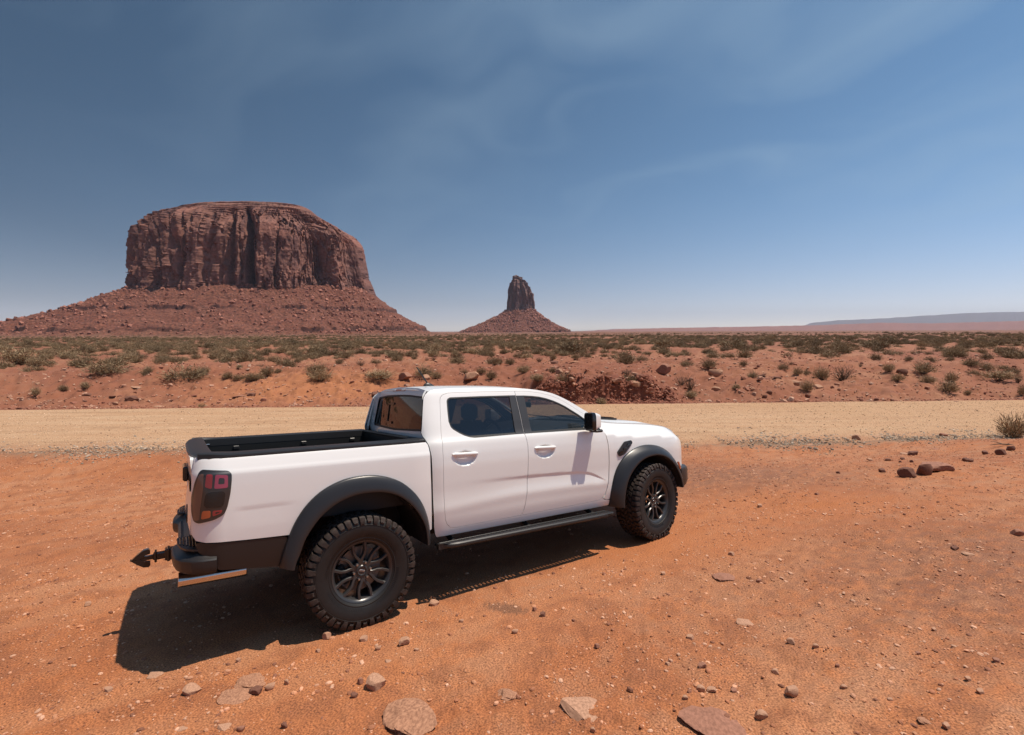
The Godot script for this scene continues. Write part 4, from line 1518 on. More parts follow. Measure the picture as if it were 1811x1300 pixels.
func build_ground() -> void:
	var ang := PackedFloat32Array()
	var a := -54.0
	while a < 54.0:
		ang.append(deg_to_rad(a))
		a += 0.2
	a = 54.0
	while a < 305.0:
		ang.append(deg_to_rad(a))
		a += 4.0
	var rad := PackedFloat32Array([0.05, 0.6, 1.0, 1.3, 1.55])
	var r := 1.75
	while r < 20000.0:
		rad.append(r)
		var g := 1.0105
		if r > 19.5:
			g = 1.006
		if r > 33.0:
			g = 1.016
		if r > 80.0:
			g = 1.05
		if r > 1500.0:
			g = 1.12
		r *= g
	var V := PackedVector3Array()
	var C := PackedColorArray()
	for rr in rad:
		for aa in ang:
			var x := rr * sin(aa)
			var z := -rr * cos(aa)
			V.append(Vector3(x, ground_at(x, z) - (0.03 if on_road(x, z) > 0.6 else 0.0), z))
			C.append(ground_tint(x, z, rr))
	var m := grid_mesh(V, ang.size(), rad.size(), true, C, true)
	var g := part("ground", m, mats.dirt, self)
	structure(g)
	print("ground ", V.size())

func build_road() -> void:
	var xs := PackedFloat32Array()
	var x := -400.0
	while x < 400.0:
		xs.append(x)
		x += 0.16 if absf(x) < 26.0 else (2.0 if absf(x) < 80.0 else 20.0)
	var rows := 46
	var V := PackedVector3Array()
	var C := PackedColorArray()
	for j in rows:
		var t := j / float(rows - 1)
		for xx in xs:
			var n0 := road_near(xx) - 0.25 + 0.30 * n_mid.get_noise_2d(xx * 1.6, 3.0)
			var n1 := road_far(xx) + 0.02 + 0.05 * n_mid.get_noise_2d(xx * 2.2, 33.0)
			var d := lerpf(n0, n1, t)
			var y := land(xx, -d) + 0.014 + 0.012 * n_mid.get_noise_2d(xx * 0.5, d * 3.0) + 0.004 * n_fine.get_noise_2d(xx * 2.0, d * 4.0)
			y -= 0.07 * (smoothstep(0.10, 0.0, t) + smoothstep(0.985, 1.0, t))
			V.append(Vector3(xx, y, -d))
			var c := Color(0.625, 0.390, 0.230)
			var f := n_fine.get_noise_2d(xx * 1.3, d * 1.3)
			var s := n_mid.get_noise_2d(xx * 0.12, d * 2.6)
			c = c.lerp(Color(0.720, 0.500, 0.320), clampf(0.3 + 1.1 * s + 0.4 * f, 0.0, 1.0))
			c = c.lerp(Color(0.560, 0.325, 0.165), clampf(0.5 * smoothstep(0.0, 14.0, xx) * (0.5 + s + n_big.get_noise_2d(xx, d)), 0.0, 0.6))
			c = c.lerp(Color(0.420, 0.250, 0.140), clampf(2.2 * (absf(n_mid.get_noise_2d(xx * 0.10 + 9.0, d * 2.4)) - 0.34), 0.0, 0.7))
			c = c.lerp(Color(0.520, 0.270, 0.150), clampf(1.2 * smoothstep(0.22, 0.0, t) * (0.6 + n_mid.get_noise_2d(xx * 0.6, d * 0.6)), 0.0, 0.8))
			C.append(c)
	var m := grid_mesh(V, xs.size(), rows, false, C, true)
	structure(part("road", m, mats.gravel_road, self))

# ------------------------------------------------------------------ buttes
# outline: [height, left end, right end] from the top down, in metres; relief: how far the wall stands out at each x; unit: size of its finest forms
func build_butte(called: String, label: String, dist: float, outline: Array, relief: PackedVector2Array, y_top: float, y_foot: float, reach: Dictionary, amp: float, tint: Color, cols_front: int, unit: float, row_step: float, seed_: int) -> void:
	var root := thing(called, Transform3D(Basis.IDENTITY, Vector3(0, 0, -dist)))
	tag(root, label, "butte")
	n_ridge.seed = seed_
	var us := PackedFloat32Array()
	for i in cols_front:
		us.append(-PI / 2 + PI * i / (cols_front - 1))
	for i in range(1, 60):
		us.append(PI / 2 + PI * i / 60.0)
	var top_row: float = -outline[0][0]
	var bot_row: float = -outline[-1][0]
	var lefts := PackedVector2Array()
	var rights := PackedVector2Array()
	for o in outline:
		lefts.append(Vector2(-o[0], o[1]))
		rights.append(Vector2(-o[0], o[2]))
	var hw0: float = (rights[rights.size() - 1].y - lefts[lefts.size() - 1].y) * 0.5
	var V := PackedVector3Array()
	var C := PackedColorArray()
	var rows := 0
	var row := bot_row + 3.0 * unit
	var scale_ := unit / 1.33
	while row > top_row:
		var rr := maxf(row, top_row)
		# the cap is a stack of thin beds, each set back from the one below
		var cap := smoothstep(0.72, 0.80, (bot_row - rr) / (bot_row - top_row))
		var bedded := lerpf(rr, (floorf(rr / (unit * 5.0)) + 0.9) * unit * 5.0, 0.8 * cap)
		var xl := line(lefts, bedded)
		var xr := line(rights, bedded)
		var mid := (xl + xr) * 0.5
		var hw := (xr - xl) * 0.5
		var y := -rr
		var hf := clampf((bot_row - rr) / (bot_row - top_row), 0.0, 1.0)
		for u in us:
			var sx := signf(sin(u)) * pow(absf(sin(u)), 0.75)
			var cz := signf(cos(u)) * pow(absf(cos(u)), 0.70)
			var along := mid + hw0 * sx
			var wob := 5.0 * unit * n_mid.get_noise_2d(along / unit * 0.02, rr / unit * 0.02)
			var cliff := smoothstep(0.93, 0.78, hf)
			var f := 0.0
			if cz > 0.0:
				f = line(relief, along + wob) * amp * cliff * smoothstep(0.0, 0.25, cz)
			var X := mid + hw * sx
			var sp := Vector3(X, y, cz * hw0) / scale_
			# slabs and columns, vertical cracks, bedding
			f += cliff * (9.0 * scale_ * n_ridge.get_noise_3d(sp.x * 0.9, sp.y * 0.16, sp.z * 0.9) + 4.0 * scale_ * n_ridge.get_noise_3d(sp.x * 2.6 + 300.0, sp.y * 0.7, sp.z * 2.6))
			var cr := absf(n_mid.get_noise_3d(sp.x * 0.030, sp.y * 0.0035, sp.z * 0.030 + seed_))
			f -= cliff * 11.0 * scale_ * smoothstep(0.09, 0.0, cr)
			f += 2.2 * scale_ * n_mid.get_noise_3d(sp.x * 0.09, sp.y * 0.05, sp.z * 0.09)
			f += 1.1 * scale_ * n_fine.get_noise_3d(sp.x * 0.07, sp.y * 0.04, sp.z * 0.07)
			var bed := n_mid.get_noise_2d(sp.y * 0.16, 5.0 + sx * 1.5)
			f += scale_ * bed * lerpf(0.6, 4.0, clampf(smoothstep(0.75, 0.92, hf) + smoothstep(0.10, 0.02, hf), 0.0, 1.0))
			var dir := Vector3(sx, 0, cz).normalized()
			var dk := 0.62 * (hw / hw0)
			V.append(Vector3(X + dir.x * f * (0.35 if absf(sx) > 0.93 else 0.8), y, cz * hw0 * dk + dir.z * f - hw0 * 0.62))
			var c := tint
			var varn := n_mid.get_noise_3d(sp.x * 0.055, sp.y * 0.006, 3.0 + seed_) + 0.45 * n_fine.get_noise_3d(sp.x * 0.03, sp.y * 0.006, 9.0)
			c = c.lerp(tint * Color(0.52, 0.50, 0.58), clampf(0.25 + 1.1 * varn, 0.0, 0.85))
			c = c.lerp(tint * Color(1.30, 1.22, 1.15), clampf(n_mid.get_noise_3d(sp.x * 0.02, sp.y * 0.02, 77.0) * 1.4, 0.0, 0.7))
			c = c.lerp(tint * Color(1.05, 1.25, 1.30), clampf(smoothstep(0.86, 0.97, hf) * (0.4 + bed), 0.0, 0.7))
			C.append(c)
		rows += 1
		row -= row_step
	# close the top
	var last := V.slice(V.size() - us.size(), V.size())
	var centre := Vector3.ZERO
	for q in last:
		centre += q
	centre /= last.size()
	for s in [0.85, 0.6, 0.3, 0.0]:
		for i in us.size():
			var q := centre.lerp(last[i], s)
			q.y += (1.0 - s) * 2.0 * scale_ + 2.0 * scale_ * n_mid.get_noise_2d(q.x * 0.05, q.z * 0.05)
			V.append(q)
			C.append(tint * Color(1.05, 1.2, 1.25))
		rows += 1
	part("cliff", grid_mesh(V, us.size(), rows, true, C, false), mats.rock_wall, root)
	# talus apron with broken ledges
	V = PackedVector3Array()
	C = PackedColorArray()
	rows = 0
	var xl0 := lefts[lefts.size() - 1].y
	var xr0 := rights[rights.size() - 1].y
	var mid0 := (xl0 + xr0) * 0.5
	var stepped := pv([0.0, 1.04, 0.06, 0.95, 0.20, 0.775, 0.23, 0.755, 0.235, 0.715, 0.36, 0.605, 0.395, 0.585, 0.402, 0.510, 0.58, 0.365, 0.70, 0.275, 0.80, 0.205, 0.865, 0.175, 0.872, 0.085, 1.0, 0.03, 1.35, -0.02, 1.9, -0.10])
	var smooth_ := pv([0.0, 1.04, 0.30, 0.66, 0.60, 0.36, 0.85, 0.13, 1.0, 0.03, 1.35, -0.02, 1.9, -0.10])
	var t := 0.0
	var ts := PackedFloat32Array()
	while t < 1.0:
		ts.append(t)
		t += 0.0065
	for q in [1.02, 1.06, 1.12, 1.2, 1.35, 1.6, 1.9]:
		ts.append(q)
	for tt in ts:
		for u in us:
			var sx := signf(sin(u)) * pow(absf(sin(u)), 0.75)
			var cz := signf(cos(u)) * pow(absf(cos(u)), 0.70)
			var dir := Vector3(sx, 0, cz).normalized()
			var go: float = lerpf(reach.front, reach.right if sx > 0 else reach.left, smoothstep(0.45, 0.95, absf(sx)))
			var q := Vector3(mid0 + hw0 * 0.965 * sx, 0, cz * hw0 * 0.60 - hw0 * 0.62)
			var spur := 1.0 + 0.16 * n_mid.get_noise_2d(u * 4.0, seed_)
			q += dir * go * tt * (spur if absf(sx) < 0.9 else 1.0)
			var ledge := clampf(0.45 + 1.6 * n_mid.get_noise_2d(u * 9.0 + seed_, tt * 2.0) + 0.6 * smoothstep(0.55, 0.9, sx), 0.0, 1.0)
			var h := lerpf(curve(smooth_, tt), line(stepped, tt + 0.012 * n_mid.get_noise_2d(u * 30.0, 4.0)), ledge)
			q.y = lerpf(y_foot, y_top, h)
			var w := smoothstep(0.0, 0.06, tt) * smoothstep(1.5, 0.8, tt)
			q.y += w * scale_ * (5.0 * n_mid.get_noise_2d(q.x / scale_ * 0.03, q.z / scale_ * 0.03) + 1.6 * n_fine.get_noise_2d(q.x / scale_ * 0.05, q.z / scale_ * 0.05) + 1.2 * n_mid.get_noise_2d(q.x / scale_ * 0.2, q.z / scale_ * 0.2))
			V.append(q)
			var c := Color(0.200, 0.064, 0.036)
			var f := n_fine.get_noise_2d(q.x / scale_ * 0.04, q.z / scale_ * 0.04)
			c = c.lerp(Color(0.250, 0.095, 0.058), clampf(0.3 + f + n_mid.get_noise_2d(q.x / scale_ * 0.012, q.y / scale_ * 0.05), 0.0, 1.0))
			var strat := n_mid.get_noise_2d(h * 60.0, 8.0)
			c = c.lerp(Color(0.150, 0.048, 0.034), clampf(strat * 1.2 * w, 0.0, 0.6))
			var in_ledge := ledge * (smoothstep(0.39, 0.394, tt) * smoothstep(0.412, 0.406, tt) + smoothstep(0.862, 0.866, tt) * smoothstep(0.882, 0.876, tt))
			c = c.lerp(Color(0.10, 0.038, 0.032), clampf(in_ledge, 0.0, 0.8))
			c = c.lerp(Color(0.235, 0.118, 0.065), clampf(smoothstep(0.8, 1.1, tt) * (0.5 + n_big.get_noise_2d(q.x, q.z)), 0.0, 0.8))
			C.append(c)
		rows += 1
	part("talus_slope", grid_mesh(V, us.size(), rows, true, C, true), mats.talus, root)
	# fallen blocks on the slope
	var mm := MultiMesh.new()
	mm.transform_format = MultiMesh.TRANSFORM_3D
	mm.use_colors = true
	mm.mesh = rock_meshes[1]
	mm.instance_count = 6000
	for i in mm.instance_count:
		var ci := rng.randi_range(20, cols_front - 20)
		var ri := mini(int(pow(rng.randf(), 1.1) * 150.0), rows - 10)
		var q := V[ri * us.size() + ci]
		var s := (0.55 + 3.2 * pow(rng.randf(), 6.0)) * 1.6 * minf(scale_, 1.4)
		var bs := Basis.from_euler(Vector3(rng.randf() * 6.0, rng.randf() * 6.0, rng.randf() * 6.0)).scaled(Vector3.ONE * s)
		mm.set_instance_transform(i, Transform3D(bs, q + Vector3(0, s * 0.15, 0)))
		var g := rng.randf_range(0.75, 1.35)
		mm.set_instance_color(i, Color(0.27 * g, 0.108 * g, 0.072 * g))
	var mi := MultiMeshInstance3D.new()
	mi.multimesh = mm
	mi.material_override = mats.stone_tinted
	mi.name = "fallen_blocks"
	mi.set_meta("kind", "stuff")
	root.add_child(mi, true)

# long low table lands on the horizon: prof gives the height of the rim along x
func build_mesa(called: String, dist: float, prof: PackedVector2Array, foot: float, tint: Color) -> void:
	var unit := dist / 900.0
	var V := PackedVector3Array()
	var C := PackedColorArray()
	var cols := 240
	var st := [[0.0, 0.0], [0.10, 0.45], [0.16, 0.72], [0.20, 0.92], [0.24, 1.0], [0.5, 1.0]]
	for q in st:
		for i in cols:
			var x := lerpf(prof[0].x, prof[prof.size() - 1].x, i / float(cols - 1))
			var top := line(prof, x) + 0.7 * unit * n_mid.get_noise_2d(x / unit * 0.05, 3.0)
			var back: float = dist * (1.0 + q[0] + 0.010 * n_mid.get_noise_2d(x / unit * 0.04, 60.0))
			V.append(Vector3(x * (1.0 + q[0]), lerpf(foot, top, q[1]) * (1.0 + q[0]), -back))
			C.append(tint.lerp(tint * Color(1.15, 1.2, 1.2), clampf(n_mid.get_noise_2d(x / unit * 0.02, q[1] * 3.0) + 0.3, 0.0, 1.0)))
	structure(part(called, grid_mesh(V, cols, st.size(), false, C, true), mats.talus, self))

# ------------------------------------------------------------------ stones
var rock_meshes := []
var bedded_rocks := []

func make_rock(seed_: int, cuts: int, squash: Vector3) -> ArrayMesh:
	var r := RandomNumberGenerator.new()
	r.seed = seed_
	var s := SphereMesh.new()
	var P := []
	var n := 12
	for i in n + 1:
		var th := PI * i / n
		var row := PackedVector3Array()
		for j in 20:
			var ph := TAU * j / 20.0
			row.append(Vector3(sin(th) * cos(ph), cos(th), sin(th) * sin(ph)))
		P.append(row)
	var planes := []
	for c in cuts:
		var nn := Vector3(r.randfn(), r.randfn() * 0.8, r.randfn()).normalized()
		planes.append([nn, r.randf_range(0.50, 0.80)])
	for row in P.size():
		for j in 20:
			var q: Vector3 = P[row][j]
			for pl in planes:
				var over: float = q.dot(pl[0]) - pl[1]
				if over > 0.0:
					q -= pl[0] * over
			q += q.normalized() * (0.05 if cuts > 5 else 0.34) * n_fine.get_noise_3d(q.x * (1.2 if cuts > 5 else 0.38) + seed_, q.y * 0.6, q.z * (1.2 if cuts > 5 else 0.38))
			P[row][j] = q * squash
	var mb := MB.new()
	P.reverse()
	mb.grid(P, true)
	return mb.mesh(24 if cuts > 5 else 40)

func make_rocks() -> void:
	for i in 8:
		rock_meshes.append(make_rock(11 + i * 7, 9 + i % 4, [Vector3(1, 0.62, 0.8), Vector3(1, 0.8, 0.9), Vector3(1, 0.36, 0.7), Vector3(1, 0.5, 0.62), Vector3(1, 0.28, 0.78), Vector3(1, 0.7, 0.7), Vector3(1, 0.42, 0.9), Vector3(1, 0.22, 0.55)][i]))
	bedded_rocks = [make_rock(301, 5, Vector3(1, 0.5, 0.8)), make_rock(317, 5, Vector3(1, 0.45, 0.7)), make_rock(337, 5, Vector3(1, 0.5, 0.62))]
	for i in 3:   # tiny stones
		var r := RandomNumberGenerator.new()
		r.seed = 400 + i
		var mb := MB.new()
		var P := []
		for a in 5:
			var th := PI * a / 4.0
			var row := PackedVector3Array()
			for j in 6:
				var q := Vector3(sin(th) * cos(TAU * j / 6.0), cos(th) * 0.55, sin(th) * sin(TAU * j / 6.0) * 0.75)
				row.append(q * r.randf_range(0.75, 1.1))
			P.append(row)
		for j in 6:
			P[0][j] = P[0][0]
			P[4][j] = P[4][0]
		P.reverse()
		mb.grid(P, true)
		rock_meshes.append(mb.mesh(20))


# ------------------------------------------------------------------ sky
func make_sky() -> Sky:
	var w := 1024
	var h := 512
	var im := Image.create(w, h, false, Image.FORMAT_RGBF)
	var cir := FastNoiseLite.new()
	cir.noise_type = FastNoiseLite.TYPE_SIMPLEX_SMOOTH
	cir.frequency = 1.0
	cir.fractal_octaves = 5
	cir.seed = 21
	var cir2 := FastNoiseLite.new()
	cir2.noise_type = FastNoiseLite.TYPE_SIMPLEX_SMOOTH
	cir2.frequency = 1.0
	cir2.fractal_octaves = 3
	cir2.seed = 5
	for j in h:
		var el := PI * (0.5 - (j + 0.5) / h)
		for i in w:
			var az := TAU * (i + 0.5) / w
			var dir := Vector3(sin(az) * cos(el), sin(el), -cos(az) * cos(el))
			var s := maxf(dir.y, 0.0)
			# air is brightest low down and toward the sun
			var deg := rad_to_deg(maxf(el, 0.0))
			var sun := rad_to_deg(acos(clampf(dir.dot(SUN), -1.0, 1.0)))
			var phase := exp(-minf(sun, 92.0) / 27.5)
			var g := (0.96 + 10.2 * exp(-deg / 9.5) + 6.0 * exp(-deg / 2.5)) * phase
			var c := Color(g * (0.50 + 0.64 * exp(-deg / 5.5)), g, g * (1.82 - 0.99 * exp(-deg / 7.0)))
			if dir.y > 0.0:
				# thin high cloud: streaks in a layer far above
				var p := Vector2(dir.x, dir.z) / (dir.y + 0.16)
				var q := Vector2(p.x * 0.80 + p.y * 0.60, -p.x * 0.60 + p.y * 0.80)
				var warp := cir2.get_noise_2d(q.x * 0.7, q.y * 0.7)
				var a := cir.get_noise_2d(q.x * 0.55 + warp * 0.5, q.y * 1.5 + warp * 0.7)
				var b := cir2.get_noise_2d(q.x * 0.35 + 4.0, q.y * 0.35 - 3.0)
				var veil := clampf(0.55 + 1.0 * b, 0.0, 1.0) * clampf(0.25 + 1.5 * a, 0.0, 1.0)
				veil *= smoothstep(0.02, 0.22, dir.y) * clampf(2.2 * exp(-sun / 45.0) - 0.30, 0.0, 1.0)
				c = c.lerp(Color(0.42, 0.56, 0.68), clampf(veil, 0.0, 1.0) * 0.9)
			im.set_pixel(i, j, c)
	var m := PanoramaSkyMaterial.new()
	m.panorama = ImageTexture.create_from_image(im)
	var sky := Sky.new()
	sky.sky_material = m
	return sky

var SUN := Vector3(0.378, 1.014, -0.0727).normalized()

func _ready() -> void:
	# camera
	var cam := Camera3D.new()
	cam.name = "camera"
	cam.fov = rad_to_deg(2.0 * atan(650.0 / 900.0))
	cam.near = 0.05
	cam.far = 90000.0
	cam.transform = Transform3D(Basis(Vector3.RIGHT, -0.07321) * Basis(Vector3(0, 0, 1), -0.004), CAM)
	add_child(cam)
	cam.current = true
	# sky, air and exposure
	var we := WorldEnvironment.new()
	we.name = "environment"
	var env := Environment.new()
	env.background_mode = Environment.BG_SKY
	env.sky = make_sky()
	env.background_energy_multiplier = 1.0
	env.tonemap_mode = Environment.TONE_MAPPER_LINEAR
	env.tonemap_exposure = 1.0
	env.sdfgi_enabled = true
	env.ssao_enabled = true
	env.ssil_enabled = true
	env.fog_enabled = FOG
	env.fog_density = 0.000026
	env.fog_light_color = Color(0.70, 0.74, 0.82)
	we.environment = env
	add_child(we)
	# sun
	var sun := DirectionalLight3D.new()
	sun.name = "sun"
	sun.light_energy = 1.6
	sun.light_color = Color(1.0, 0.945, 0.87)
	sun.light_angular_distance = 0.55
	sun.shadow_enabled = true
	add_child(sun)
	sun.look_at_from_position(SUN * 100.0, Vector3.ZERO, Vector3.FORWARD)
	setup_noise()
	make_materials()
	make_rocks()
	build_land()
	build_truck()
	scatter()

const FOG := true

func setup_noise() -> void:
	rng.seed = 4711
	var i := 0
	for n in [n_big, n_mid, n_fine]:
		n.noise_type = FastNoiseLite.TYPE_SIMPLEX_SMOOTH
		n.seed = 100 + i
		n.fractal_octaves = [3, 4, 4][i]
		n.frequency = [0.08, 0.9, 3.0][i]
		i += 1
	n_ridge.noise_type = FastNoiseLite.TYPE_CELLULAR
	n_ridge.cellular_return_type = FastNoiseLite.RETURN_CELL_VALUE
	n_ridge.cellular_distance_function = FastNoiseLite.DISTANCE_HYBRID
	n_ridge.domain_warp_enabled = true
	n_ridge.domain_warp_amplitude = 10.0
	n_ridge.domain_warp_frequency = 0.02
	n_ridge.frequency = 0.035
	n_ridge.fractal_type = FastNoiseLite.FRACTAL_NONE
	n_cell.noise_type = FastNoiseLite.TYPE_CELLULAR
	n_cell.cellular_return_type = FastNoiseLite.RETURN_CELL_VALUE
	n_cell.frequency = 2.2
	n_cell.fractal_type = FastNoiseLite.FRACTAL_NONE

func land_materials() -> void:
	var m := mat("dirt", Color(1, 0.978, 0.945), 0.95)
	m.vertex_color_use_as_albedo = true
	m.albedo_texture = noise_tex(1024, 0.11, 5, 31, Color(0.40, 0.37, 0.35), Color(1.32, 1.32, 1.32))
	m.normal_enabled = true
	m.normal_texture = noise_normal(1024, 0.06, 6, 32, 3.0)
	m.normal_scale = 0.45
	world_tex(m, 0.55)
	m = mat("gravel_road", Color(1, 0.985, 0.965), 0.95)
	m.vertex_color_use_as_albedo = true
	m.albedo_texture = noise_tex(1024, 0.09, 5, 41, Color(0.46, 0.43, 0.41), Color(1.28, 1.28, 1.28))
	m.normal_enabled = true
	m.normal_texture = noise_normal(1024, 0.07, 5, 42, 8.0)
	m.normal_scale = 0.8
	world_tex(m, 0.4)
	m = mat("rock_wall", Color(1, 1, 1), 0.92)
	m.vertex_color_use_as_albedo = true
	m.albedo_texture = noise_tex(512, 0.02, 6, 51, Color(0.70, 0.68, 0.68), Color(1.1, 1.1, 1.1))
	world_tex(m, 0.012)
	m = mat("talus", Color(1, 1, 1), 0.95)
	m.vertex_color_use_as_albedo = true
	m.albedo_texture = noise_tex(512, 0.05, 6, 61, Color(0.30, 0.27, 0.27), Color(1.38, 1.38, 1.36))
	world_tex(m, 0.006)
	m = mat("stone_tinted", Color(1, 1, 1), 0.9)
	m.vertex_color_use_as_albedo = true
	m = mat("stone_pale", lin(0.50, 0.275, 0.172), 0.9)
	m.albedo_texture = noise_tex(256, 0.03, 5, 71, Color(0.72, 0.70, 0.68), Color(1.1, 1.1, 1.1))
	m.uv1_triplanar = true
	m.uv1_scale = Vector3.ONE * 0.8
	m = mat("stone_bedded", lin(0.47, 0.240, 0.140), 0.92)
	m.albedo_texture = noise_tex(512, 0.02, 6, 73, Color(0.55, 0.50, 0.48), Color(1.2, 1.2, 1.2))
	m.uv1_triplanar = true
	m.uv1_scale = Vector3.ONE * 0.7
	m = mat("stone_red", lin(0.36, 0.165, 0.105), 0.9)
	m.albedo_texture = mats.stone_pale.albedo_texture
	m.uv1_triplanar = true
	m.uv1_scale = Vector3.ONE * 0.8
	m = mat("stone_dark", lin(0.20, 0.084, 0.052), 0.9)
	m.albedo_texture = mats.stone_pale.albedo_texture
	m.uv1_triplanar = true
	m.uv1_scale = Vector3.ONE * 0.8
	m = mat("leaf", Color(1, 1, 1), 0.9)
	m.vertex_color_use_as_albedo = true

func build_land() -> void:
	land_materials()
	build_ground()
	build_road()
	build_butte("butte", "broad flat-topped red sandstone butte rising above its rubble slopes", 1200.0, [[330.3, -778, -580.7], [327.7, -800.7, -551.3], [319.7, -858, -538], [311.7, -883.3, -530], [307.7, -892.7, -524.7], [298.3, -934, -508.7], [293, -946, -499.3], [285, -962, -484.7], [271.7, -967.3, -458], [257, -971.3, -431.3], [245, -974, -420.7], [227.7, -976.7, -411.3], [181, -983.3, -406], [174.3, -984.7, -404.7], [147.7, -996.7, -398], [127.7, -998, -391.3], [110.3, -1000.7, -384.7], [98.3, -1002, -382]], pv([-1007.3, -45, -978, -16, -959.3, -6, -954, 2, -936.7, -12, -932.7, -22, -924.7, -2, -908.7, -16, -879.3, 6, -843.3, -10, -838, -20, -807.3, 14, -778, 4, -774, -10, -762, 6, -676.7, 0, -658, -12, -640.7, 4, -620.7, -2, -612.7, -26, -591.3, 8, -514, 2, -458, -10, -452.7, -24, -422, 2, -407.3, -8, -380.7, -50]), 107.7, -8.3, {"right": 176.0, "left": 330.0, "front": 270.0}, 2.0, Color(0.275, 0.122, 0.088), 560, 1.3333, 1.133, 3)
	build_butte("spire_butte", "slender sandstone spire on a cone of rubble far beyond the truck", 3000.0, [[324, 8.3, 28.3], [319, 5, 41.7], [309, 5, 55], [295.7, 6.7, 75], [285.7, 1.7, 81.7], [279, -5, 85], [262.3, -13.3, 98.3], [242.3, -18.3, 108.3], [222.3, -20, 118.3], [219, -20, 126.7], [182.3, -21.7, 128.3], [132.3, -26.7, 131.7], [115.7, -28.3, 135]], pv([-35, -26.4, -18.3, -4.4, -1.7, 2.2, 11.7, -6.6, 28.3, 6.6, 51.7, -2.2, 58.3, -13.2, 75, 4.4, 95, -4.4, 105, -15.4, 118.3, 2.2, 138.3, -26.4]), 119, -24.3, {"right": 250.0, "left": 330.0, "front": 260.0}, 1.0, Color(0.250, 0.135, 0.110), 260, 3.3333, 1.667, 8)
	build_mesa("far_mesa", 7000.0, pv([812.8, -28.8, 1046.1, -9.3, 1435, 10.1, 1979.4, 21.8, 2679.4, 29.6, 3301.7, 37.3, 4157.2, 52.9, 5090.6, 84, 5712.8, 72.3, 6490.6, 87.9, 7042.8, 103.5, 8512.8, 126.8, 10846.1, 111.2]), -122.1, Color(0.34, 0.15, 0.115))
	build_mesa("distant_hills", 18000.0, pv([2290, -157.7, 2890, -17.7, 3590, 32.3, 4090, 2.3, 4690, -157.7, 9490, -157.7, 10590, 222.3, 11490, 302.3, 13090, 362.3, 14290, 442.3, 15090, 482.3, 15890, 532.3, 17090, 562.3, 18110, 582.3, 21890, 642.3, 27890, 482.3]), -317.7, Color(0.20, 0.15, 0.145))

